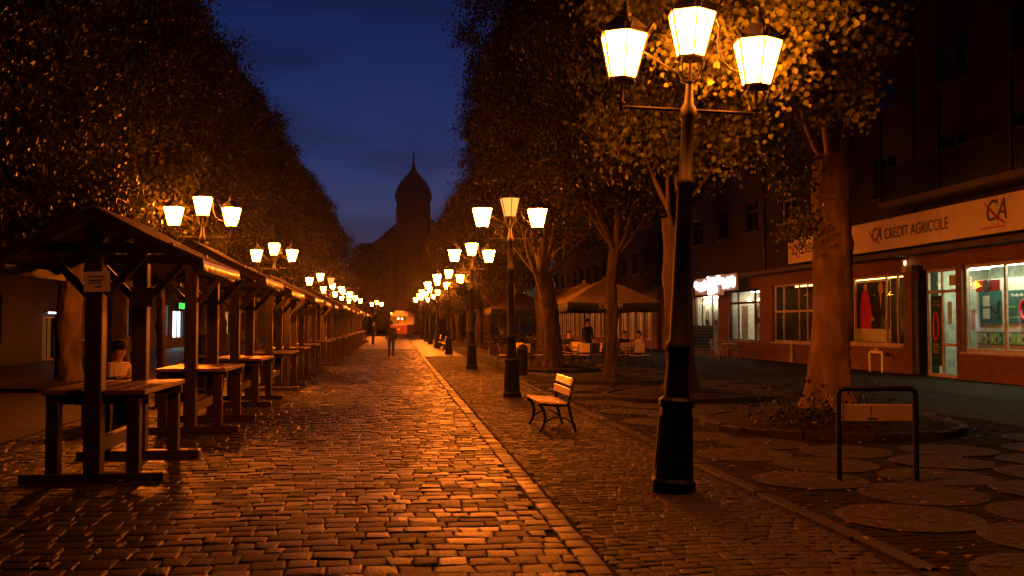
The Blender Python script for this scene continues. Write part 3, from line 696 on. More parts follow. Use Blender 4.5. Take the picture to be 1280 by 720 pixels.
# ------------------------------------------------------------------ bench
def make_bench():
    """length along y, faces -x"""
    t = empty('park_bench'); Ln = 1.30
    for y in (0.06, Ln - .06):
        e = MB()
        e.tube([(0.03, y, 0.0), (0.085, y, 0.10), (0.115, y, 0.22), (0.085, y, 0.34), (0.02, y, 0.41), (0.0, y, 0.425)], [.022, .022, .024, .024, .022, .02], 8)
        e.tube([(0.58, y, 0.0), (0.545, y, 0.12), (0.50, y, 0.26), (0.47, y, 0.40), (0.49, y, 0.55), (0.53, y, 0.70), (0.56, y, 0.82)], [.022, .022, .024, .024, .02, .018, .016], 8)
        e.tube([(0.0, y, 0.42), (0.15, y, 0.405), (0.32, y, 0.395), (0.48, y, 0.405)], .019, 8)
        e.tube([(0.09, y, 0.13), (0.2, y, 0.20), (0.31, y, 0.225), (0.42, y, 0.20), (0.53, y, 0.13)], .014, 8)
        e.build('end_frame', 'iron', t)
    MB().tube([(0.31, .06, .225), (0.31, Ln - .06, .225)], .012, 8).build('stretcher', 'iron', t)
    for x, z in ((0.065, .437), (0.215, .424), (0.365, .418)):
        o = bevel(MB().box(x - .062, x + .062, 0, Ln, z, z + .034).build('seat_slat', 'bench', t), .006)
    for (xa, za, xb, zb) in ((.468, .545, .492, .655), (.502, .70, .532, .815)):
        a = MB(); n = Vector((zb - za, 0, -(xb - xa))).normalized() * .017
        pts = []
        for y in (0, Ln):
            for (px, pz, s) in ((xa, za, -1), (xa, za, 1), (xb, zb, 1), (xb, zb, -1)): pts.append((px + n.x * s - .012, y, pz + n.z * s))
        a.add(pts, [(0, 1, 2, 3), (7, 6, 5, 4), (0, 4, 5, 1), (1, 5, 6, 2), (2, 6, 7, 3), (3, 7, 4, 0)]); bevel(a.build('back_slat', 'bench', t), .005)
    return t
bench = make_bench(); bench.location = (2.16, 14.42, 0)
tag(bench, 'brightly lit wooden bench with curved iron legs behind the tall lamp post', 'bench', 'benches on the footways')
def put_bench(x, y, rz, label):
    o = copy_tree(bench); o.location = (x, y, 0); o.rotation_euler.z = R(rz); tag(o, label, 'bench', 'benches on the footways'); return o
put_bench(2.75, 56.0, 0, 'wooden bench on the far right footway past the fourth right lamp')
put_bench(2.75, 61.0, 0, 'wooden bench just before the fifth right street lamp')
put_bench(2.75, 68.5, 0, 'wooden bench just past the fifth right street lamp')

# bench boards behind the stalls
def plank_bench(x, y, label):
    t = empty('plank_bench', (x, y, 0)); tag(t, label, 'bench', 'plank benches behind the stalls')
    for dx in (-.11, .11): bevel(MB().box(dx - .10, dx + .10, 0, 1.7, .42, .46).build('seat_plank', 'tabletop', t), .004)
    for yy in (.2, 1.45): MB().box(-.17, .17, yy, yy + .09, 0, .419).build('leg', 'wood', t)
for i in range(1, 6): plank_bench(-4.55, 10.6 + 4.5 * i, 'low plank bench behind the %s stall of the left row' % ORD[i])
plank_bench(-4.75, 16.3, 'low plank bench carrying the seated pair behind the nearest stall')

# ------------------------------------------------------------------ rack with a blank panel
t = empty('bike_rack', (4.62, 9.62, 0), R(-8)); tag(t, 'black tubular bike rack hoop with blank pale panel, right of the tall lamp', 'bike rack')
h = MB(); wd, hh, rr = .80, .965, .06
pts = [(0, 0, -.05), (0, 0, hh - rr)] + [(rr - rr * math.cos(a), 0, hh - rr + rr * math.sin(a)) for a in (PI / 6, PI / 3, PI / 2)] + [(wd - rr + rr * math.sin(a), 0, hh - rr + rr * math.cos(a)) for a in (0, PI / 6, PI / 3, PI / 2)] + [(wd, 0, -.05)]
h.tube(pts, .029, 12); h.lathe([(0, .06), (.012, .06), (.014, .03)], 12); h.lathe([(0, .06), (.012, .06), (.014, .03)], 12, (wd, 0, 0)); h.build('hoop', 'iron', t)
p = MB().box(.034, wd - .034, -.010, .010, .625, .80); bevel(p.build('panel', 'panel', t), .003)
p = MB().box(.33, .335, -.0125, -.0105, .70, .79).box(.30, .40, -.0125, -.0105, .655, .662).build('scratch', 'ink', t)

# ------------------------------------------------------------------ bin and pole near the second lamp
t = empty('litter_bin', (4.0, 30.2, 0)); t.scale = (.75, .75, .95); tag(t, 'dark round litter bin right of the second lamp post', 'litter bin')
MB().lathe([(0.02, .20), (.06, .22), (.85, .24), (.88, .26), (.93, .25), (.95, .20)], 16).build('body', 'steel', t)
MB().lathe([(.95, .19), (1.02, .14), (1.04, .02)], 16).build('lid', 'steel', t)
t = empty('steel_pole', (3.78, 30.6, 0)); tag(t, 'thin bare steel pole beside the round litter bin', 'pole')
MB().tube([(0, 0, 0), (0, 0, 2.95)], .035, 10).build('shaft', 'galv', t); MB().lathe([(0, .09), (.02, .09), (.03, .04)], 10).build('foot_plate', 'galv', t)

# ------------------------------------------------------------------ facade tools
def facade(mb, X, sg, y0, y1, z0, z1, ops, th=0.25, mi=0):
    ys = sorted({y0, y1} | {o[0] for o in ops} | {o[1] for o in ops})
    for a, b in zip(ys, ys[1:]):
        if b <= y0 or a >= y1: continue
        cut = sorted((o[2], o[3]) for o in ops if o[0] <= a + 1e-5 and o[1] >= b - 1e-5)
        z = z0
        for c, d in cut:
            if c > z: mb.box(min(X, X + sg * th), max(X, X + sg * th), a, b, z, c, mi)
            z = max(z, d)
        if z < z1: mb.box(min(X, X + sg * th), max(X, X + sg * th), a, b, z, z1, mi)
def room(parent, X, sg, y0, y1, z0, z1, depth, m, th=0.25):
    a, b = X + sg * (th + .003), X + sg * depth; e = .06
    y0 -= e; y1 += e; z0 -= e; z1 += e
    vs = [(a, y0, z0), (b, y0, z0), (b, y1, z0), (a, y1, z0), (a, y0, z1), (b, y0, z1), (b, y1, z1), (a, y1, z1)]
    fs = [(0, 1, 2, 3), (4, 7, 6, 5), (0, 4, 5, 1), (3, 2, 6, 7), (1, 5, 6, 2)]
    return MB().add(vs, fs).build('interior', m, parent)
def window(parent, X, sg, y0, y1, z0, z1, mull=(), trans=(), m='frame', wd=.07, inset=.10, sill=True, name='window', pane=True):
    f = MB(); xa, xb = sorted((X + sg * inset, X + sg * (inset + .07)))
    f.box(xa, xb, y0, y0 + wd, z0, z1); f.box(xa, xb, y1 - wd, y1, z0, z1); f.box(xa, xb, y0 + wd, y1 - wd, z0, z0 + wd); f.box(xa, xb, y0 + wd, y1 - wd, z1 - wd, z1)
    for q in mull: f.box(xa + .004, xb - .004, q - wd / 2, q + wd / 2, z0 + wd, z1 - wd)
    for (za, ya, yb) in trans: f.box(xa + .008, xb - .008, ya, yb, za - wd / 2, za + wd / 2)
    o = f.build(name, m, parent)
    if pane:
        xm = (xa + xb) / 2
        MB().add([(xm, y0 + .02, z0 + .02), (xm, y1 - .02, z0 + .02), (xm, y1 - .02, z1 - .02), (xm, y0 + .02, z1 - .02)], [(0, 1, 2, 3) if sg < 0 else (3, 2, 1, 0)]).build('pane', 'glass', o)
    if sill:
        a, b = sorted((X - sg * .07, X + sg * inset)); MB().box(a, b, y0 - .04, y1 + .04, z0 - .06, z0 - .003).build('sill', m, o)
    return o

# ------------------------------------------------------------------ right shop building
FX = 16.4
sb = empty('shop_building', (0, 0, 0)); tag(sb, 'long brown brick shop building with a bank and a cafe below flats on the right', 'building')
DOOR = (26.50, 28.25, 0.02, 3.31); BW = (19.6, 26.20, 0.82, 3.34); REC = (28.25, 28.95, 0.0, 3.5)
PW = (29.44, 33.6, .90, 3.28); W3 = (35.62, 40.4, .84, 3.30); CW = (41.84, 46.0, .78, 3.25); CD = (47.5, 51.6, .10, 3.15)
ops = [DOOR, BW, REC, PW, W3, CW, CD]
wl = MB(); facade(wl, FX, 1, 12, 58, 0, 3.78, ops); wl.build('brick_wall', 'brick', sb)
up_ops = []
for z0, z1 in ((5.9, 7.3), (8.9, 10.3)):
    for y in (15.0, 18.6, 22.2, 25.8, 29.8, 33.6, 37.8, 42.0, 46.0, 50.0, 54.0): up_ops.append((y, y + 1.55, z0, z1))
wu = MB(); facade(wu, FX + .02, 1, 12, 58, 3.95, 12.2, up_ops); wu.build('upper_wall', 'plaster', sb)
MB().box(FX - .55, FX + .1, 12, 58, 3.782, 3.948).build('ledge', 'concrete', sb)
MB().box(FX - .4, FX + 8, 11.8, 58.2, 12.2, 12.5).build('roof', 'roofdark', sb)
MB().box(FX + .3, FX + 8, 12.0, 12.25, 0, 12.2).box(FX + .3, FX + 8, 57.75, 58, 0, 12.2).build('end_wall', 'plaster', sb)
MB().box(FX + 3.6, FX + 3.8, 12.3, 57.7, 3.96, 12.19).build('inner_wall', 'darkroom', sb)
for k, (a, b, c, d) in enumerate(up_ops):
    window(sb, FX + .02, 1, a, b, c, d, mull=((a + b) / 2,), trans=((d - .45, a + .07, b - .07),), m='frame' if k == 6 else 'darkframe', wd=.06)
for y in (12.4, 28.62, 41.1, 57.6):
    MB().tube([(FX - .05, y, 12.1), (FX - .05, y, 3.96)], .05, 8).build('rain_pipe', 'steel', sb)
MB().tube([(FX - .48, y, 12.12) for y in (12, 35, 58)], .07, 8).build('gutter', 'steel', sb)
MB().tube([(FX - .56, 58 - i * .8, 3.74 - .03 * math.sin(i * 1.9)) for i in range(44)], .012, 5).build('cable', 'steel', sb)
# bank door with side light
d = window(sb, FX, 1, *DOOR, mull=(27.42,), trans=((2.62, 26.57, 28.18), (1.0, 26.57, 27.38)), m='frame', wd=.09, inset=.12, sill=False, name='door')
MB().tube([(FX + .07, 27.30, .95), (FX + .04, 27.30, 1.0), (FX + .04, 27.30, 1.35), (FX + .07, 27.30, 1.4)], .014, 8).build('handle', 'galv', d)
window(sb, FX, 1, *BW, mull=(24.35, 22.2), m='frame', wd=.10)
room(sb, FX, 1, 19.6, 28.2, 0.0, 3.34, 2.2, 'room')
MB().add([(FX + .5, REC[0], 0), (FX + .5, REC[1], 0), (FX + .5, REC[1], 3.5), (FX + .5, REC[0], 3.5)], [(0, 1, 2, 3)]).add([(FX + .25, REC[0], 0), (FX + .5, REC[0], 0), (FX + .5, REC[0], 3.5), (FX + .25, REC[0], 3.5)], [(0, 1, 2, 3)]).add([(FX + .25, REC[1], 0), (FX + .5, REC[1], 0), (FX + .5, REC[1], 3.5), (FX + .25, REC[1], 3.5)], [(0, 1, 2, 3)]).build('recess', 'darkplaster', sb)
window(sb, FX, 1, *PW, mull=(30.0, 30.75, 33.0), m='frame', wd=.08); room(sb, FX, 1, *PW, 1.6, 'darkroom')
window(sb, FX, 1, *W3, mull=(36.2, 37.0, 37.8, 39.4), trans=((2.15, 35.7, 40.3),), m='frame', wd=.08); room(sb, FX, 1, *W3, 2.0, 'darkroom')
window(sb, FX, 1, *CW, mull=(42.7, 44.9), trans=((2.62, 41.9, 45.9),), m='darkframe', wd=.11); room(sb, FX, 1, *CW, 2.4, 'room')
window(sb, FX, 1, *CD, mull=(48.7, 50.4), m='darkframe', wd=.10, sill=False); room(sb, FX, 1, *CD, 2.4, 'room')
# lit lamps inside the rooms
MB().box(FX + .42, FX + .54, 20, 26.15, 3.26, 3.32).box(FX + .9, FX + 1.05, 26.4, 27.9, 3.26, 3.32).build('ceiling_light', 'banklight', sb)
MB().box(FX + 1.1, FX + 1.3, 42.1, 45.8, 3.16, 3.2).build('ceiling_light', 'cafelight', sb)
MB().box(FX + .40, FX + .5, 47.7, 51.4, 3.06, 3.1).box(FX + 1.1, FX + 1.2, 47.7, 51.4, 3.06, 3.1).build('ceiling_light', 'cafelight', sb)
MB().box(FX + .36, FX + .44, 29.6, 33.4, 3.2, 3.25).build('ceiling_light', 'warmlight', sb)
MB().box(FX + .9, FX + 1.0, 38.0, 40.0, 3.22, 3.27).build('ceiling_light', 'warmlight', sb)
# bank display wall with posters and leaflet rail
bd = empty('display_wall', (0, 0, 0)); tag(bd, 'white display wall behind the bank window with green leaflet rail', 'display wall')
MB().box(FX + .95, FX + 1.0, 19.7, 26.95, 0.3, 2.95).build('panel', 'cream', bd)
MB().box(FX + .93, FX + .949, 19.7, 26.95, 1.02, 1.05).box(FX + .93, FX + .949, 19.7, 26.95, 1.36, 1.40).build('rail', 'teal', bd)
lf = MB()
for i in range(34):
    y = 26.85 - i * .2; lf.box(FX + .925, FX + .929, y - .15, y, 1.055, 1.355, i % 3 if i % 4 else 0)
    lf.box(FX + .920, FX + .9235, y - .12, y - .03, 1.10 + .02 * (i % 3), 1.25, (i + 1) % 3)
lf.build('leaflet', ['green', 'cream', 'teal'], bd)
def poster(name, y0, y1, z0, z1, x, m, label, group='bank posters'):
    t = empty(name, (x, 0, 0)); tag(t, label, 'poster', group)
    MB().box(0, .012, y0, y1, z0, z1).build('sheet', m, t); return t
p1 = poster('wall_poster', 24.15, 25.45, 1.65, 2.58, FX + .92, 'teal', 'teal loan poster with red loop right of the bank window mullion')
text_obj('lettering', 'Kredyt dla Ciebie', .125, p1, (-.004, 24.82, 2.44), '-X', 'white')
lp = MB(); lp.tube([(-.012, 24.62 + .24 * math.cos(a), 2.02 + .27 * math.sin(a)) for a in np.linspace(0, 2 * PI, 21)], .055, 8, caps=False); lp.build('loop', 'red', p1)
MB().box(-.003, -.001, 24.9, 25.35, 1.8, 1.83).box(-.003, -.001, 25.05, 25.4, 2.1, 2.13).build('print', 'green', p1)
p2 = poster('wall_poster', 25.72, 26.78, 1.63, 2.60, FX + .92, 'teal', 'teal poster left of the bank window mullion with cream notes')
MB().box(-.004, -.001, 26.28, 26.6, 2.15, 2.46).box(-.004, -.001, 26.28, 26.6, 1.78, 2.08).build('note', 'cream', p2)
MB().tube([(-.01, 26.2, 2.15), (-.01, 26.08, 2.05), (-.01, 25.95, 1.95)], .03, 6).tube([(-.01, 25.82, 2.3), (-.01, 25.87, 2.0), (-.01, 25.8, 1.8)], .05, 6).build('hand_picture', 'darkplaster', p2)
sg_ = empty('hanging_sign', (FX + .38, 25.55, 2.72)); tag(sg_, 'dark round plaque on a brown bar hanging in the bank window', 'sign')
MB().box(0, .03, -.55, .55, -.16, .16).build('bar', 'red', sg_); q = MB(); q.lathe([(0, .17), (.03, .17)], 20); q = q.build('plaque', 'ink', sg_, (-.005, .02, 0)); q.rotation_euler = (0, -PI / 2, 0)
MB().tube([(.015, 0, .16), (.015, 0, .54)], .008, 5).build('rod', 'steel', sg_)
dp = poster('door_poster', 27.50, 28.12, .35, 2.5, FX + .165, 'teal', 'dark green loan poster with red loop in the bank door side light', 'bank posters')
text_obj('lettering', 'Kredyt\ndla Ciebie', .115, dp, (-.004, 27.8, 2.26), '-X', 'umbtext')
lp = MB(); lp.tube([(-.010, 27.80 + .14 * math.cos(a), 1.55 + .42 * math.sin(a)) for a in np.linspace(0, 2 * PI, 21)], .045, 8, caps=False); lp.build('loop', 'red', dp)
q = MB()
for i, l in enumerate((.30, .38, .24, .27)): q.box(-.004, -.001, 28.0 - l, 28.0, .98 - i * .08, 1.02 - i * .08)
q.build('print', 'umbtext', dp)
nb = poster('door_notice', 26.98, 27.2, 1.62, 2.3, FX + .165, 'cream', 'white notice stuck on the glass of the bank door', 'bank posters')
nb2 = poster('door_notice', 26.75, 27.1, 2.78, 3.1, FX + .165, 'paper', 'square paper notice above the bank door', 'bank posters')
nb3 = poster('door_notice', 25.86, 26.05, 1.45, 2.05, FX + .2, 'cream', 'narrow pale notice at the left edge of the bank window', 'bank posters')
# advert with two dressed figures in the poster window
ad = poster('window_poster', 30.85, 33.3, 1.0, 3.15, FX + .32, 'cream', 'large advert in the shop window showing a red coat and a dark suit', 'shop window posters')
def flat(mb, pts, dx, mi): mb.add([(dx, y, z) for y, z in pts], [tuple(range(len(pts)))], mi)
q = MB()
flat(q, [(30.9, 1.45), (33.25, 1.45), (33.25, 3.1), (30.9, 3.1)], -.002, 4)
flat(q, [(32.2, 1.45), (33.0, 1.45), (33.0, 2.2), (32.85, 2.75), (32.55, 2.85), (32.3, 2.6), (32.15, 2.0)], -.004, 0)
flat(q, [(31.0, 1.45), (32.1, 1.45), (32.15, 2.0), (32.0, 2.55), (31.7, 2.72), (31.3, 2.72), (31.0, 2.4)], -.005, 1)
flat(q, [(31.42, 2.72), (31.58, 2.72), (31.5, 2.15)], -.007, 2); flat(q, [(31.36, 2.72), (31.64, 2.72), (31.68, 2.95), (31.6, 3.07), (31.4, 3.07), (31.32, 2.95)], -.008, 3)
flat(q, [(32.45, 2.82), (32.7, 2.82), (32.72, 3.0), (32.6, 3.09), (32.45, 3.02)], -.008, 3); flat(q, [(31.95, 1.75), (32.2, 1.7), (32.25, 1.85), (32.0, 1.9)], -.009, 3)
q.build('picture', ['red', 'black', 'pale', 'skinc', 'darkplaster'], ad)
MB().box(-.004, -.001, 32.2, 33.0, 1.2, 1.3).box(-.004, -.001, 31.1, 31.5, 1.15, 1.2).build('print', 'signboard', ad)
# curtains of the cafe
for i, (ya, yb, za, zb, m) in enumerate(((42.05, 42.55, .9, 3.1, 'cream'), (42.85, 44.1, .9, 2.55, 'cream'), (44.95, 45.75, .9, 2.5, 'cream'), (47.62, 48.6, .3, 3.0, 'cream'), (48.82, 50.3, .3, 3.0, 'cream'), (50.5, 51.45, .3, 3.0, 'cream'))):
    t = empty('curtain_panel', (FX + .62, 0, 0)); tag(t, 'cream ornamented curtain panel in the lit cafe front, %s from the bank side' % ('first', 'second', 'third', 'fourth', 'fifth', 'sixth')[i], 'curtain', 'cafe curtain panels')
    vs = []; n = 16
    for j in range(n + 1):
        y = ya + (yb - ya) * j / n; x = .015 * math.sin(j * 1.5); vs += [(x, y, za), (x, y, zb), (x + .012, y, zb), (x + .012, y, za)]
    fs = []
    for j in range(n):
        for k in range(4): fs.append((4 * j + k, 4 * j + (k + 1) % 4, 4 * j + 4 + (k + 1) % 4, 4 * j + 4 + k))
    MB().add(vs, fs, 0, True).build('cloth', m, t)
    if yb - ya > .8:
        yc = (ya + yb) / 2; zc = (za + zb) / 2 + .1; o = MB()
        o.tube([(-.025, yc + .26 * math.cos(a), zc + .62 * math.sin(a)) for a in np.linspace(0, 2 * PI, 25)], .012, 5, caps=False)
        o.tube([(-.025, yc + .16 * math.cos(a), zc + .50 * math.sin(a)) for a in np.linspace(0, 2 * PI, 25)], .008, 5, caps=False)
        o.lathe([(-.2, .01), (-.1, .09), (0, .05), (.06, .10), (.1, .02)], 8, (-.02, yc, zc)); o.build('ornament', 'ink', t)
def pendant(y, z, x, label):
    t = empty('pendant_lamp', (x, y, z)); tag(t, label, 'pendant lamp', 'cafe pendant lamps')
    MB().lathe([(-.10, .02), (-.06, .09), (0, .11), (.06, .09), (.10, .03)], 12).build('globe', 'bulb', t)
    MB().tube([(0, 0, .10), (0, 0, .35)], .008, 5).build('cord', 'steel', t)
pendant(44.3, 2.78, FX + .45, 'glowing globe lamp inside the cafe window')
pendant(44.0, 2.74, FX + .85, 'smaller glowing globe deeper in the cafe window')
pendant(50.9, 2.75, FX + .35, 'glowing globe behind the left pane of the cafe front')
pendant(48.9, 2.72, FX + .35, 'glowing globe behind the right pane of the cafe front')
# small things on the wall
t = empty('wall_lamp', (FX - .06, 29.15, 3.5)); tag(t, 'small square amber lit lamp box on the wall between bank door and poster window', 'wall lamp')
MB().box(-.08, .06, -.12, .12, -.22, .22).build('housing', 'frame', t); MB().box(-.10, -.082, -.15, -.07, .02, .14).build('lens', 'bulb', t)
t = empty('pipe_rail', (FX - .35, 30.6, 0)); tag(t, 'white bent pipe rail standing by the brick wall under the poster window', 'pipe')
MB().tube([(0, -.42, 0), (0, -.42, .62), (0, -.36, .68), (0, .36, .68), (0, .42, .62), (0, .42, 0)], .05, 10).build('pipe', 'white', t)
MB().lathe([(.68, .03), (.72, .07), (.78, .07), (.80, .02)], 10).build('valve', 'white', t)
t = empty('drain_pipe', (FX - .06, 38.2, 0)); tag(t, 'pale short drain pipe below the grilled shop window', 'pipe')
MB().tube([(0, 0, .83), (0, 0, .15), (-.05, -.06, .09), (-.10, -.3, .09)], .055, 10).build('pipe', 'white', t)
# balcony above the bank
t = empty('balcony', (FX, 0, 0)); tag(t, 'concrete balcony with close upright bars above the bank sign', 'balcony')
MB().box(-1.15, .015, 15.5, 28.8, 5.28, 5.46).build('slab', 'concrete', t)
r_ = MB(); r_.bar((-1.1, 15.5, 6.5), (-1.1, 28.75, 6.5), .05); r_.bar((-1.1, 28.75, 6.5), (0, 28.75, 6.5), .05); r_.bar((-1.1, 15.5, 5.6), (-1.1, 28.75, 5.6), .03)
for i in range(110): r_.bar((-1.1, 15.6 + i * .12, 5.46), (-1.1, 15.6 + i * .12, 6.48), .07, .012, up=(1, 0, 0))
r_.build('railing', 'steel', t)
for i in range(5): MB().bar((-1.1, 15.7 + i * 3.25, 5.46), (-1.1, 15.7 + i * 3.25, 8.3), .09).build('support', 'steel', t)

# bank sign
bs = empty('bank_sign', (FX - .62, 0, 0)); tag(bs, 'long pale bank sign band with CRÉDIT AGRICOLE lettering above the shop front', 'sign')
sbm = MB()
for i in range(6): sbm.box(-.0, .5, 20.8 + i * 2.73, 20.8 + i * 2.73 + 2.715, 4.03, 5.03)
bevel(sbm.build('board', 'signboard', bs), .01)
for k, y_ in enumerate((30.25, 36.65)):
    text_obj('emblem', 'CA', .62, bs, (-.012, y_ - .30, 4.56), '-X', 'letter', shear=0.25, xscale=.8)
    MB().tube([(-.02, y_ - .55, 4.25), (-.02, y_ - .1, 4.45), (-.02, y_ + .25, 4.75)], [.02, .035, .01], 6).build('emblem_stroke', 'red', bs)
    text_obj('lettering', 'CRÉDIT AGRICOLE', .50, bs, (-.012, y_ - 2.65, 4.52), '-X', 'letter', xscale=.86)
text_obj('emblem', 'CA', .80, bs, (-.012, 23.6, 4.62), '-X', 'letter', shear=0.25, xscale=.85)
MB().tube([(-.02, 23.2, 4.27), (-.02, 23.5, 4.42), (-.02, 24.1, 4.9)], [.02, .035, .01], 6).build('emblem_stroke', 'red', bs)
MB().box(-.012, -.002, 23.2, 24.3, 4.18, 4.22).build('emblem_line', 'red', bs)
# cafe sign: three lit panels with glowing script
for i, (ya, yb, za, zb) in enumerate(((47.05, 49.0, 3.12, 3.95), (44.85, 46.95, 3.02, 4.02), (42.9, 44.75, 3.2, 3.98))):
    t = empty('cafe_sign', (FX - .72, 0, 0)); tag(t, ('left', 'tallest middle', 'right')[i] + ' panel of the glowing white cafe sign', 'sign', 'glowing cafe sign panels')
    MB().box(0, .12, ya, yb, za, zb).build('board', 'signboard', t)
    g = MB(); n = 60
    rows_ = ((.5,),) if i != 1 else ((.70,), (.28,))
    for (fz,) in rows_:
        zc = za + (zb - za) * fz; hh_ = (zb - za) * (.20 if i != 1 else .15); y0_, y1_ = yb - .12, ya + (.12 if not (i == 1 and fz < .5) else .75)
        pts = []
        for j in range(n + 1):
            u = j / n; yy_ = y0_ + (y1_ - y0_) * u; am = 1.6 if (j // 6) % 4 == 0 else .9
            pts.append((-.03, yy_ + .05 * math.cos(u * 38), zc + hh_ * am * math.sin(u * 38 + i)))
        g.tube(pts, .055, 6)
    g.build('script', 'signglow', t)

# ------------------------------------------------------------------ cafe house further down the right side
cb = empty('cafe_house', (0, 0, 0)); tag(cb, 'farther right house with a row of warm lit tall windows behind the parasols', 'building')
vo = []
for i in range(16): vo.append((60.4 + i * 2.25, 62.2 + i * 2.25, .55, 2.95))
wl = MB(); facade(wl, FX, 1, 59, 98, 0, 3.6, vo); wl.build('wall', 'brick', cb)
vu = [(60.6 + i * 3.2, 62.1 + i * 3.2, z, z + 1.5) for i in range(12) for z in (5.0, 8.0)]
wu = MB(); facade(wu, FX + .02, 1, 59, 98, 3.75, 11, vu); wu.build('upper_wall', 'darkplaster', cb)
MB().box(FX - .3, FX + .3, 59, 98, 3.602, 3.748).build('ledge', 'concrete', cb)
MB().box(FX - .4, FX + 8, 58.6, 98.3, 11, 11.3).build('roof', 'roofdark', cb)
MB().box(FX + .3, FX + 8, 59, 59.2, 0, 11).box(FX + .3, FX + 8, 97.8, 98, 0, 11).build('end_wall', 'darkplaster', cb)
MB().box(FX + 3, FX + 3.1, 59.3, 97.7, 3.76, 10.9).build('inner_wall', 'darkroom', cb)
for a, b, c, d in vo: window(cb, FX, 1, a, b, c, d, mull=((a + b) / 2,), m='frame', wd=.08, sill=False)
for a, b, c, d in vu: window(cb, FX + .02, 1, a, b, c, d, mull=((a + b) / 2,), m='darkframe', wd=.07)
room(cb, FX, 1, 60.4, 96.0, .2, 3.2, 3.0, mat('warm_wood_wall', (0.32, 0.17, 0.08), 0.6, stretch=(1, 8, .3), scale=3, var=.4))
MB().box(FX + 1.2, FX + 1.4, 60.6, 95.8, 3.1, 3.16).build('ceiling_light', 'warmlight', cb)
for i, (y, z, x) in enumerate(((63.0, 2.5, FX - .3), (60.8, 2.65, FX - .3), (72.0, 2.3, FX + .8), (79, 2.2, FX + .8))):
    pendant(y, z, x, ('round glowing lamp outside the warm cafe front right of the slim linden', 'uppermost glowing lamp at the near end of the warm cafe front', 'glowing lamp inside the warm cafe left of the slim linden', 'faint glowing lamp deep in the warm cafe front')[i])

# ------------------------------------------------------------------ left side building
LX = -15.0
lb = empty('tenement_house', (0, 0, 0)); tag(lb, 'dark long tenement house behind the left stalls with few lit shop windows', 'building')
lo = [(43.3, 45.2, .02, 1.95), (48, 51, .8, 2.9), (55, 57.6, .8, 2.9), (63.6, 66.6, .8, 2.9), (67.6, 71.2, .6, 2.55), (74.4, 77, .6, 2.9), (86, 91, .6, 2.7), (96, 99, .8, 2.8), (30, 33, .8, 2.8), (36, 39, .8, 2.8)]
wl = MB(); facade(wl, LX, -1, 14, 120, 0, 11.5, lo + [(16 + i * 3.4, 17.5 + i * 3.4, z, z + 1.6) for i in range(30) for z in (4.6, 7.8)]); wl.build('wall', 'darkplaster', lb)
for i in range(30):
    for z in (4.6, 7.8): window(lb, LX, -1, 16 + i * 3.4, 17.5 + i * 3.4, z, z + 1.6, mull=(16.75 + i * 3.4,), m='darkframe', wd=.07, sill=False, pane=(z < 5))
MB().box(LX - 9, LX + .4, 13.8, 120.2, 11.5, 11.8).build('roof', 'roofdark', lb)
MB().box(LX - 9, LX - .3, 14, 14.2, 0, 11.5).build('end_wall', 'darkplaster', lb)
MB().box(LX - 2.6, LX - 2.5, 14.3, 119, 0, 11.4).build('inner_wall', 'darkroom', lb)
for i, (a, b, c, d) in enumerate(lo):
    window(lb, LX, -1, a, b, c, d, mull=((a + b) / 2,), m='darkframe', wd=.08, sill=False, pane=False)
    m_ = {0: 'amberreflect', 3: 'whiteglow', 4: 'whiteglow', 5: 'whiteglow', 6: 'amberglow'}.get(i, 'darkroom')  # first doorway panel glows in place of the lamp light it reflects
    MB().add([(LX - .3, a, c), (LX - .3, b, c), (LX - .3, b, d), (LX - .3, a, d)], [(0, 1, 2, 3)]).build('lit_blind' if m_ != 'darkroom' else 'dark_blind', m_, lb)
q = MB()
for j in range(16): q.box(LX - .22, LX - .2, 63.7 + random.uniform(0, 2.4), 63.9 + random.uniform(.3, 2.6), .9 + j * .125, .95 + j * .125 + random.uniform(0, .03))
q.build('window_display', 'ink', lb)
t = empty('green_sign', (LX + .25, 69.5, 2.85)); tag(t, 'small square glowing green shop sign across the left pavement', 'sign')
MB().box(-.06, .06, -1.0, 1.0, -.25, .25).build('housing', 'steel', t); MB().box(.062, .07, -.9, .9, -.2, .2).build('face', 'greenglow', t); MB().box(-.05, .05, -1.012, -1.002, -.2, .2).build('side_face', 'greenglow', t)
t = empty('tube_light', (LX + .2, 44.2, 2.1)); tag(t, 'short white tube light above a dim doorway at far left', 'lamp')
MB().tube([(0, -.75, 0), (0, .75, 0)], .035, 8).build('tube', 'tube', t); MB().box(-.19, -.03, -.8, .8, .03, .07).build('bracket', 'steel', t)

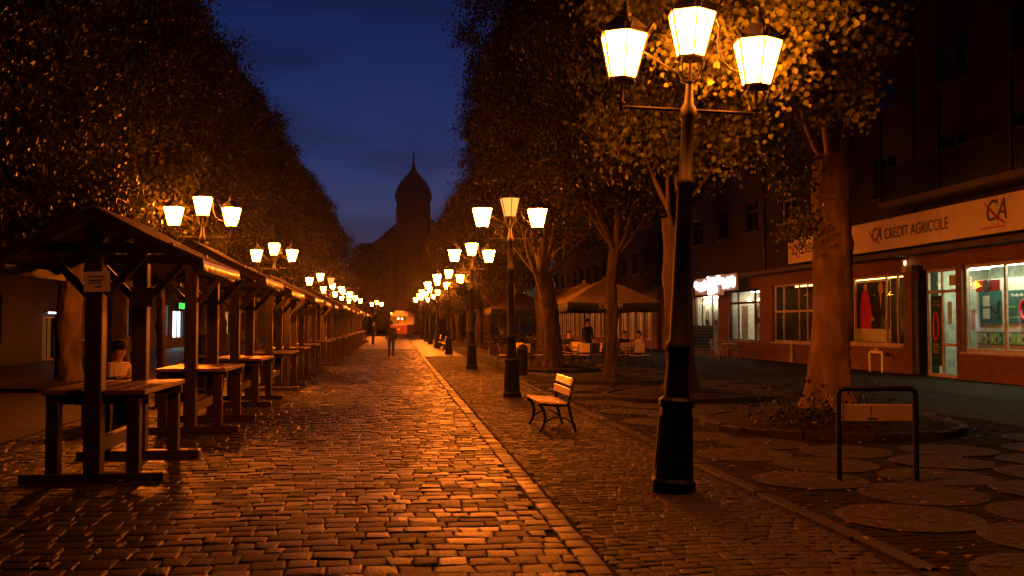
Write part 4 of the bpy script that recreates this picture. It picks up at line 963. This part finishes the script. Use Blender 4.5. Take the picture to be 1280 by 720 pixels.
# ------------------------------------------------------------------ parasols
def parasol(x, y, hw, ze, za, rz, label, canvas, val, text=None):
    t = empty('parasol', (x, y, 0), R(rz)); tag(t, label, 'parasol', 'square cafe parasols')
    c = MB(); n = 8; cs = [(-hw, -hw), (hw, -hw), (hw, hw), (-hw, hw)]
    for i in range(4):
        a, b = cs[i], cs[(i + 1) % 4]; vs = []; k = 6
        for u in range(k + 1):
            f = u / k
            for v in range(k + 1):
                g = v / k; ex_, ey_ = a[0] + (b[0] - a[0]) * g, a[1] + (b[1] - a[1]) * g
                z = za + (ze - za) * f - .10 * math.sin(PI * f) * math.sin(PI * g) - .04 * math.sin(PI * g) * f
                vs.append((ex_ * f, ey_ * f, z))
        fs = [(u * (k + 1) + v, (u + 1) * (k + 1) + v, (u + 1) * (k + 1) + v + 1, u * (k + 1) + v + 1) for u in range(k) for v in range(k)]
        o = len(vs); c.add(vs, fs, 0, True); c.add([(p[0], p[1], p[2] - .006) for p in vs], [f[::-1] for f in fs], 0, True)
    c.build('canopy', canvas, t)
    v = MB()
    for i in range(4):
        a, b = cs[i], cs[(i + 1) % 4]; k = 16; nx, ny = ((0, -1), (1, 0), (0, 1), (-1, 0))[i]
        vs = []
        for j in range(k + 1):
            g = j / k; px, py = a[0] + (b[0] - a[0]) * g, a[1] + (b[1] - a[1]) * g; w_ = .012 * math.sin(j * 1.3) + .012
            dz = -.04 * math.sin(PI * g)
            vs += [(px + nx * .004, py + ny * .004, ze + dz + .003), (px + nx * w_, py + ny * w_, ze + dz - .32), (px + nx * (w_ - .006), py + ny * (w_ - .006), ze + dz - .32), (px - nx * .003, py - ny * .003, ze + dz + .003)]
        fs = []
        for j in range(k):
            for q in range(4): fs.append((4 * j + q, 4 * j + (q + 1) % 4, 4 * j + 4 + (q + 1) % 4, 4 * j + 4 + q))
        v.add(vs, fs, 0, True)
    v.build('valance', val, t)
    MB().tube([(0, 0, .08), (0, 0, za + .05)], .032, 10).build('pole', 'steel', t)
    MB().box(-.35, .35, -.35, .35, 0, .09).build('base', 'concrete', t)
    r = MB()
    for cx, cy in cs: r.bar((0, 0, za - .07), (cx * .99, cy * .99, ze - .03), .025, .03); r.bar((0, 0, za - .75), (cx * .5, cy * .5, (za + ze) / 2 - .07), .018, .02)
    r.build('rib', 'steel', t)
    MB().lathe([(za - .02, .05), (za + .05, .07), (za + .09, .02)], 8).build('finial', canvas, t)
    if text:
        text_obj('lettering', text, .27, t, (-0.16, -hw - .035, ze - .165), '-Y', 'umbtext', depth=.006, xscale=.70)
    return t
parasol(7.95, 36.0, 1.75, 2.42, 3.36, 0, 'pale parasol with dark valance lettered SOMERSBY behind the slim linden', 'umb', 'darkumb', 'SOMERSBY')
parasol(8.0, 40.3, 1.75, 2.44, 3.40, 0, 'plain pale parasol standing behind the lettered one', 'umb', 'umb')
parasol(6.75, 52.0, 1.75, 2.42, 3.38, 0, 'dark parasol farther down beside the second lamp post', 'canvas', 'darkumb')

# ------------------------------------------------------------------ cafe chairs and tables
def make_chair():
    t = empty('cafe_chair')
    for s in (-1, 1):
        MB().tube([(s * .22, -.22, 0), (s * .22, -.19, .44)], .014, 6).build('leg', 'steel', t)
        MB().tube([(s * .22, .24, 0), (s * .22, .19, .44), (s * .22, .25, .90)], .014, 6).build('leg', 'steel', t)
        MB().tube([(s * .245, -.19, .44), (s * .245, -.19, .64), (s * .245, .20, .66)], .012, 6).build('armrest', 'steel', t)
    b = MB()
    for i in range(5): b.box(-.21, .21, -.21 + i * .083, -.21 + i * .083 + .072, .44, .46)
    b.build('seat', 'bench', t)
    b = MB()
    for i in range(5):
        z = .56 + i * .068; y = .205 + (z - .5) * .13; b.box(-.21, .21, y - .012, y + .006, z, z + .06)
    b.build('backrest', 'bench', t)
    return t
def make_table():
    t = empty('cafe_table')
    MB().box(-.38, .38, -.38, .38, .71, .74).build('tabletop', 'tabletop', t)
    MB().tube([(0, 0, .03), (0, 0, .709)], .03, 8).build('column', 'steel', t); MB().lathe([(0, .24), (.02, .24), (.04, .04)], 12).build('foot', 'steel', t)
    return t
chair = make_chair(); table = make_table()
TT = [(7.0, 36.2), (8.9, 35.6), (7.3, 39.6), (9.6, 39.2), (6.2, 51.2), (7.6, 53.0), (4.75, 36.2)]
tl = ['under left half of lettered parasol', 'under right half of lettered parasol', 'left behind lettered parasol', 'right behind lettered parasol', 'left under dark parasol', 'right under dark parasol', 'between second lamp and leaning linden']
first = [True]
def put_chair(x, y, rz, label):
    o = chair if first[0] else copy_tree(chair); first[0] = False
    o.location = (x, y, 0); o.rotation_euler.z = R(rz); tag(o, label, 'chair', 'slatted cafe chairs under the parasols')
for i, (x, y) in enumerate(TT):
    o = table if i == 0 else copy_tree(table); o.location = (x, y, 0); tag(o, 'square cafe table ' + tl[i], 'table', 'cafe tables under the parasols')
    for j, (dx, dy, rz, nm) in enumerate(((0, -.62, 180, 'near'), (0, .62, 0, 'far'), (-.62, 0, 90, 'street'), (.62, 0, -90, 'shop'))):
        put_chair(x + dx + random.uniform(-.06, .06), y + dy + random.uniform(-.06, .06), rz + random.uniform(-18, 18), 'slatted chair at %s side of the table %s' % (nm, tl[i]))
# wicker chairs, board by the lit cafe
def wicker(x, y, rz, label, first_=[None]):
    if first_[0] is None:
        t = empty('wicker_chair')
        for s in (-1, 1):
            MB().tube([(s * .20, -.20, 0), (s * .21, -.2, .45)], .018, 6).build('leg', 'wicker', t); MB().tube([(s * .17, .22, 0), (s * .19, .2, .45)], .018, 6).build('leg', 'wicker', t)
        q = MB(); q.lathe([(.43, .24), (.46, .26), (.49, .25)], 16); q.build('seat', 'wicker', t)
        bk = MB()
        for i in range(15):
            a = PI * (i / 14) * 1.15 - PI * .075; bk.tube([(.25 * math.cos(a), .02 + .24 * math.sin(a), .48), (.29 * math.cos(a), .02 + .28 * math.sin(a), .62 + .26 * max(0, math.sin(a)))], .010, 5)
        bk.tube([(.29 * math.cos(a), .02 + .28 * math.sin(a), .62 + .26 * max(0, math.sin(a))) for a in [PI * (i / 20) * 1.15 - PI * .075 for i in range(21)]], .018, 6)
        bk.build('backrest', 'wicker', t); first_[0] = t
    else: t = copy_tree(first_[0])
    t.location = (x, y, 0); t.rotation_euler.z = R(rz); tag(t, label, 'chair', 'wicker chairs by the cafe front'); return t
wicker(14.55, 41.5, 160, 'wicker chair nearest in front of the lit cafe window')
wicker(15.5, 42.6, 60, 'wicker chair close to the cafe window by the wall')
wicker(14.9, 43.4, 20, 'wicker chair on the far side of the little cafe table')
wicker(15.1, 47.8, 150, 'wicker chair behind the menu board by the cafe door')
t = empty('bistro_table', (15.2, 42.5, 0)); tag(t, 'small round table among the wicker chairs', 'table')
MB().lathe([(.70, .33), (.73, .33)], 20).build('tabletop', 'white', t); MB().tube([(0, 0, .02), (0, 0, .70)], .025, 8).build('column', 'steel', t); MB().lathe([(0, .2), (.03, .2)], 12).build('foot', 'steel', t)
t = empty('menu_board', (14.75, 44.9, 0), R(-22)); tag(t, 'wooden framed menu board standing on the pavement before the cafe sign', 'menu board')
for k, s in ((0, -1), (1, 1)):
    f = MB(); y0 = s * .28; y1 = s * .03
    for sx in (-1, 1): f.bar((sx * .46, y0, 0), (sx * .46, y1, 1.52), .07, .04, up=(0, 1, 0))
    f.bar((-.46, y1, 1.5), (.46, y1, 1.5), .07, .045, up=(0, 1, 0)); f.bar((-.46, y0 * .86, .22), (.46, y0 * .86, .22), .06, .04, up=(0, 1, 0)); f = f.build('board_frame', 'tabletop', t)
    MB().add([(-.43, y0 * .85, .25), (.43, y0 * .85, .25), (.43, y1 * 1.2, 1.46), (-.43, y1 * 1.2, 1.46)], [(0, 1, 2, 3)]).build('panel', 'board', f)
q = MB()
for i in range(7):
    z = 1.34 - i * .155; y = -(.03 + .25 * (1.5 - z) / 1.5) - .012; x0 = -.36
    while x0 < .3:
        l = random.uniform(.05, .16); q.box(x0, x0 + l, y - .004, y, z, z + .022); x0 += l + .03
q.build('chalk_line', 'umbtext', t)
# planters
for i, (x, y) in enumerate(((5.5, 46.0), (6.6, 46.2), (5.3, 49.2))):
    t = empty('planter_box', (x, y, 0)); tag(t, ('left dark planter box with low shrub before the dark parasol', 'right dark planter box with low shrub before the dark parasol', 'dark planter box with low shrub beside the dark parasol')[i], 'planter', 'planter boxes round the far terrace')
    q = MB(); q.box(-.5, .5, -.2, .2, 0, .5); q.box(-.53, .53, -.23, .23, .501, .55); q.build('box', 'woodv', t)
    me = crown_mesh('shrub', .6, 1.05, .4, 26, 26, .08, 60 + i, 'leafshade'); s = bpy.data.objects.new('shrub', me); COL.objects.link(s); s.parent = t

# low plants in the front tree bed
for i, (x, y, n) in enumerate(((5.9, 13.75, 12), (6.9, 13.4, 8), (6.35, 13.9, 9))):
    me = crown_mesh('leafy_plant', .0, .24, .28, n, 20, .055, 80 + i, 'leafhalflit')
    o = empty('leafy_plant', (x, y, .17)); me.name = 'foliage'; f_ = bpy.data.objects.new('foliage', me); COL.objects.link(f_); f_.parent = o
    MB().tube([(0, 0, -.08), (.02, .01, .1), (.03, .0, .25)], [.012, .01, .006], 6).build('stem', 'bark', o)
    tag(o, ('largest leafy plant at the left foot of the thick linden', 'small leafy plant before the foot of the thick linden', 'middle leafy plant between the other two in the front bed')[i], 'plant', 'low plants in the front tree bed')
# fallen leaves
n = 900; q = MB()
for i in range(n):
    if i < 520: x, y = random.uniform(3.7, 9.8), random.uniform(6.5, 30)
    elif i < 720: x, y = random.uniform(3.35, 4.3), random.uniform(5.5, 30)
    else: x, y = random.uniform(-5, 3.3), random.uniform(6.5, 30)
    z = .035
    for rx, ry, rr in RINGS_R:
        dd = math.hypot(x - rx, y - ry)
        if dd < rr + .02: z = .17 + .2 * max(0, 1 - dd / rr)
    if 3.42 < x < 3.62: z = .06
    a = random.uniform(0, 6.3); s = random.uniform(.025, .055); c_, s_ = math.cos(a), math.sin(a)
    P = []
    for u, v, k in ((-.8, 0, 0), (-.3, .55, .35), (.5, .4, .3), (1.1, 0, .05), (.5, -.4, .4), (-.3, -.55, .3)): P.append((x + s * (u * c_ - v * s_), y + s * (u * s_ + v * c_), z + s * k * random.uniform(.3, 1)))
    q.add(P, [(0, 1, 2, 3), (0, 3, 4, 5)])
o = q.build('fallen_leaves', 'fallen'); tag(o, 'scattered dry fallen leaves on the paving and kerb', 'leaves', kind='stuff')

# ------------------------------------------------------------------ people
def person(pose, loc, rz, label, top='black', legs='jeans', hat=None, h=1.0, group=None):
    """faces -y; one skinned body, hair or hat as child"""
    V = []; E_ = []; RD = []; TAG = []
    def v(p, r): V.append(Vector(p)); RD.append(r); return len(V) - 1
    def e(a, b, t_): E_.append((a, b)); TAG.append(t_)
    sit = pose == 'sit'; pz = .50 if sit else .93
    pel = v((0, 0, pz), .135); lean = -.10 if sit else -.02
    wst = v((0, lean * .3, pz + .16), .125); ch = v((0, lean * .8, pz + .36), .145); nb_ = v((0, lean, pz + .50), .075); nk = v((0, lean - .01, pz + .57), .055)
    hd = v((0, lean - .03, pz + .66), .085); hd2 = v((0, lean - .025, pz + .745), .088); ht = v((0, lean - .015, pz + .80), .05)
    e(pel, wst, top); e(wst, ch, top); e(ch, nb_, top); e(nb_, nk, 'skinc'); e(nk, hd, 'skinc'); e(hd, hd2, 'skinc'); e(hd2, ht, 'skinc')
    nose = v((0, lean - .135, pz + .685), .014); e(hd, nose, 'skinc')
    for s in (-1, 1):
        sh = v((s * .185, lean, pz + .455), .068)
        if pose == 'walk': el = (s * .25, .06 * s + .03, pz + .18); wr = (s * .235, .07 * s - .06, pz - .04)
        elif sit: el = (s * .25, lean - .08, pz + .22); wr = (s * .14, lean - .31, pz + .26)
        else: el = (s * .245, .02, pz + .19); wr = (s * .225, -.08, pz - .03)
        el = v(el, .05); wr_ = v(wr, .034); e(ch, sh, top); e(sh, el, top); e(el, wr_, top)
        d = (Vector(wr) - V[el]).normalized(); pm = v(Vector(wr) + d * .07, .032); e(wr_, pm, 'skinc')
        side = Vector((0, 1, 0)) if not sit else Vector((1, 0, 0))
        for k, (o_, l_) in enumerate(((-.027, .075), (-.009, .085), (.009, .08), (.027, .062))):
            f1 = v(V[pm] + d * l_ * .55 + side * o_ * 1.2, .0095); f2 = v(V[f1] + (d + Vector((-s * .5, 0, 0))).normalized() * l_ * .5, .008); e(pm, f1, 'skinc'); e(f1, f2, 'skinc')
        t1 = v(V[pm] - d * .01 + side * -.05, .011); t2 = v(V[t1] + d * .04 - side * .012, .009); e(pm, t1, 'skinc'); e(t1, t2, 'skinc')
        hp = v((s * .095, 0, pz - .03), .105); e(pel, hp, legs)
        if pose == 'walk':
            kn = (s * .10, -.14 if s > 0 else .02, .50); an = (s * .10, -.24 if s > 0 else .27, .09 if s > 0 else .13)
        elif sit: kn = (s * .12, -.43, .50); an = (s * .12, -.40, .09)
        else: kn = (s * .10, -.02, .49); an = (s * .11, .02, .09)
        kn = v(kn, .068); an_ = v(an, .046); e(hp, kn, legs); e(kn, an_, legs)
        hl = v((an[0], an[1] + .03, an[2] - .045), .042); to = v((an[0] + s * .02, an[1] - .15, an[2] - .055), .038); e(an_, hl, 'shoe'); e(hl, to, 'shoe')
    me = bpy.data.meshes.new('person'); me.from_pydata(V, E_, []); o = bpy.data.objects.new('person', me); COL.objects.link(o)
    o.modifiers.new('skin', 'SKIN'); sk = me.skin_vertices[0].data
    for i, r in enumerate(RD): sk[i].radius = (r, r); sk[i].use_root = (i == 0)
    sm = o.modifiers.new('sub', 'SUBSURF'); sm.levels = 2; sm.render_levels = 2
    dg = bpy.context.evaluated_depsgraph_get(); m2 = bpy.data.meshes.new_from_object(o.evaluated_get(dg)); bpy.data.objects.remove(o); bpy.data.meshes.remove(me)
    keys = [top, legs, 'skinc', 'shoe']; m2.materials.clear(); m2.name = 'person'
    for k in keys: m2.materials.append(M[k])
    A = [V[a] for a, b in E_]; B = [V[b] for a, b in E_]
    for p in m2.polygons:
        c = p.center; best = 9; bt = top
        for i in range(len(E_)):
            ab = B[i] - A[i]; t_ = max(0, min(1, (c - A[i]).dot(ab) / max(ab.length_squared, 1e-9))); q = (c - A[i] - ab * t_).length - .6 * (RD[E_[i][0]] * (1 - t_) + RD[E_[i][1]] * t_)
            if q < best: best = q; bt = TAG[i]
        p.material_index = keys.index(bt); p.use_smooth = True
    o = bpy.data.objects.new('person', m2); COL.objects.link(o); o.location = loc; o.rotation_euler.z = R(rz); o.scale = (h, h, h)
    tag(o, label, 'person', group)
    # hair: a shell over the skull, and a cap with a brim when worn
    hz = pz + .72; hy = lean - .02; q = MB(); vs = []; nn = 14
    for i in range(7):
        ph = PI / 2 * (1 - i / 6) 
        for j in range(nn):
            a = 2 * PI * j / nn; back = max(0, math.sin(a)); vs.append((.108 * math.cos(ph) * math.cos(a), hy + .118 * math.cos(ph) * math.sin(a) + .008, hz + .03 + .118 * math.sin(ph) - (.11 * back if i == 6 else 0)))
    fs = [(i * nn + j, (i + 1) * nn + j, (i + 1) * nn + (j + 1) % nn, i * nn + (j + 1) % nn) for i in range(6) for j in range(nn)]
    q.add(vs, fs, 0, True); q.build('hair', 'hair', o)
    if hat:
        q = MB(); q.lathe([(0, .130), (.05, .128), (.10, .11), (.135, .06), (.14, .01)], 16, (0, hy, hz + .04))
        br = [(0.13 * math.cos(a), hy - .05 + .19 * math.sin(a)) for a in np.linspace(PI, 2 * PI, 13)]
        q.add([(x, y, hz + .05) for x, y in br] + [(x, y, hz + .035) for x, y in br], [tuple(range(13))[::-1], tuple(range(13, 26))] + [(i, i + 1, 14 + i, 13 + i) for i in range(12)])
        q.build('cap', 'black', o)
    # eyes
    q = MB()
    for s in (-1, 1): q.lathe([(-.008, .002), (0, .009), (.008, .002)], 8, (s * .034, lean - .108, pz + .715))
    q.build('eyes', 'ink', o)
    return o
person('walk', (-.18, 47.4, 0), 180, 'person in dark jacket and jeans walking away down the middle of the road', 'black', 'jeans', h=.99)
person('stand', (-1.75, 77, 0), 120, 'person in dark clothes standing at the far end of the stalls', 'black', 'black', h=1.0)
person('sit', (-4.72, 17.0, -.02), 55, 'person in pale shirt and dark cap sitting on a bench behind the nearest stall', 'pale', 'jeans', hat=True, h=1.0)
person('sit', (-5.02, 16.7, -.02), 100, 'person in black jacket sitting left of the pale shirted one', 'black', 'black', h=1.0)
SG = 'guests on the cafe terrace'
person('sit', (7.3, 40.2, -.02), 0, 'person in dark top sitting left behind the lettered parasol', 'black', 'jeans', group=SG)
person('sit', (9.6, 39.8, -.02), 0, 'person in dark jacket sitting at the rear right terrace table', 'black', 'jeans', group=SG)
person('sit', (10.2, 39.2, -.02), -70, 'person in pale top sitting at the rear right terrace table', 'pale', 'jeans', group=SG)
person('stand', (8.35, 41.3, 0), 20, 'person in black standing behind the slim linden on the terrace', 'black', 'black', h=1.04, group=SG)
person('sit', (5.6, 51.2, -.02), 90, 'person in pale sleeves sitting under the dark parasol', 'pale', 'jeans', group=SG)

# ------------------------------------------------------------------ tram
t = empty('tram', (0.86, 108.5, 0), R(-8)); t.scale = (1.03, 1.03, 1.03); tag(t, 'small old red and cream tram standing at the far end of the road', 'tram')
W_, Lg = .86, 6.5
b = MB(); b.box(-W_, W_, -3.2, 3.2, .42, 1.45); b.build('lower_body', 'tramred', t)
b = MB()
for s in (-1, 1):
    for i in range(7): y = -3.2 + i * 6.3 / 6; b.box(s * W_ - (.06 if s > 0 else 0), s * W_ + (.06 if s < 0 else 0), y, y + .10, 1.452, 2.35)
b.box(-W_, W_, -3.2, 3.2, 2.352, 2.62)
for s in (-1, 1): b.box(s * .56 - .3 if s < 0 else s * .56 + .24, s * .56 - .24 if s < 0 else s * .56 + .3, -3.2, -3.12, 1.452, 2.35)
b.box(-W_, W_, -3.21, -3.202, 1.40, 1.50); b.build('upper_body', 'tramcream', t)
MB().box(-W_ - .06, W_ + .06, -3.4, 3.4, 2.622, 2.70).box(-.5, .5, -2.9, 2.9, 2.702, 2.92).build('roof', 'tramcream', t)
MB().add([(-.5, -3.15, 1.5), (.5, -3.15, 1.5), (.5, -3.15, 2.33), (-.5, -3.15, 2.33)], [(0, 1, 2, 3)]).build('windscreen', 'glass', t)
MB().box(-W_ + .08, W_ - .08, 3.0, 3.1, 1.46, 2.34).build('rear_wall', 'tramcream', t)
q = MB(); q.lathe([(2.0, .02), (2.05, .09), (2.14, .09), (2.2, .02)], 10, (-.15, -2.6, 0)); q.lathe([(2.0, .02), (2.05, .09), (2.12, .09), (2.18, .02)], 10, (.2, -2.2, 0)); q.build('inside_lamp', 'bulb', t)
q = MB(); q.lathe([(-.02, .09), (.05, .09)], 14); q = q.build('headlight', 'white', t, (0, -3.24, .95)); q.rotation_euler = (PI / 2, 0, 0)
MB().box(-W_ - .02, -W_ + .14, -3.3, -3.2, 2.60, 2.72).build('marker_lamp', 'bulb', t)
MB().box(W_ - .14, W_ + .02, -3.45, -3.41, 2.62, 2.74).build('marker_lamp', 'redglow', t)
MB().box(-W_ * .8, W_ * .8, -2.8, 2.8, .18, .418).box(-W_ * .9, W_ * .9, -3.5, -3.21, .34, .50).build('underframe', 'steel', t)
for y in (-1.5, 1.5):
    for s in (-1, 1):
        q = MB(); q.lathe([(-.05, .32), (.05, .32)], 16); q = q.build('wheel', 'steel', t, (s * .6, y, .30)); q.rotation_euler = (0, PI / 2, 0)

# ------------------------------------------------------------------ church
ch = empty('church', (3.55, 194, -.6)); tag(ch, 'dark church with bulbous spired tower at the end of the street', 'church')
tw = MB(); tw.lathe([(0, 3.75), (22, 3.75), (22.01, 3.6), (26.6, 3.55), (26.7, 3.75), (27.2, 3.95), (27.4, 3.95)], 8, smooth=False, rot=PI / 8); tw.build('tower', 'stone', ch)
q = MB()
for i in range(8):
    a = 2 * PI * i / 8; c, s = math.cos(a), math.sin(a); MB().bar((3.36 * c, 3.36 * s, 23.0), (3.36 * c, 3.36 * s, 25.6), 1.0, .2, up=(c, s, 0)).build('belfry_opening', 'roofdark', ch)
q = MB(); q.lathe([(27.4, 3.75), (28.0, 3.75), (28.9, 3.5), (29.9, 3.08), (30.7, 2.65), (31.3, 2.2), (31.9, 1.6), (32.5, 1.0), (33.3, .55), (34.4, .24), (35.8, .08)], 16); q.lathe([(35.5, .1), (35.75, .26), (36.0, .1)], 8)
q.build('dome', 'roofdark', ch); MB().bar((0, 0, 35.9), (0, 0, 37.2), .10).bar((-.4, 0, 36.7), (.4, 0, 36.7), .10).build('cross', 'iron', ch)
nv = MB(); nv.box(-13.5, 13.5, 2, 40, 0, 13.5)
nv.add([(-13.5, 2, 13.5), (13.5, 2, 13.5), (1.0, 2, 26.0), (-13.5, 40, 13.5), (13.5, 40, 13.5), (1.0, 40, 26.0)], [(0, 1, 2), (5, 4, 3)]); nv.build('nave', 'stone', ch)
MB().add([(-14.1, 1.6, 13.2), (.98, 1.6, 26.35), (.98, 40.4, 26.35), (-14.1, 40.4, 13.2)], [(0, 1, 2, 3)]).add([(14.1, 1.6, 13.2), (1.02, 1.6, 26.35), (1.02, 40.4, 26.35), (14.1, 40.4, 13.2)], [(3, 2, 1, 0)]).build('roof', 'roofdark', ch)
q = MB()
for x in (-9.5, -6.2, 6.2, 9.5): MB().box(x - .7, x + .7, 1.93, 1.997, 4, 10).build('window', 'roofdark', ch)
for i, (x, y, s, lab) in enumerate(((-9, 126, 1.0, 'dark tree closing the street left of the tram'), (-4.5, 150, .92, 'dark tree before the church left of its tower'), (9, 132, .8, 'dark tree closing the street right of the tram'), (4.5, 145, .62, 'dark tree standing before the church tower'))):
    tree(x, y, i * 1.3, trA, crownC, lab, 'trees at the end of the street', (s * 1.3, s * 1.3, s))

# ------------------------------------------------------------------ added scattering air that imitates lens glow round the lamps
HZ, HG = 0.00010, 0.95
if True:
    hz = MB().box(-120, 120, -30, 260, -1.2, 60).build('glow_haze', 'iron'); tag(hz, kind='stuff')
    m = bpy.data.materials.new('glow_haze_air'); m.use_nodes = True; t = m.node_tree; t.nodes.clear()
    pv = t.nodes.new('ShaderNodeVolumePrincipled'); pv.inputs['Color'].default_value = (0.9, 0.9, 0.9, 1); pv.inputs['Density'].default_value = HZ; pv.inputs['Anisotropy'].default_value = HG
    o = t.nodes.new('ShaderNodeOutputMaterial'); t.links.new(pv.outputs[0], o.inputs['Volume'])
    hz.data.materials.clear(); hz.data.materials.append(m)
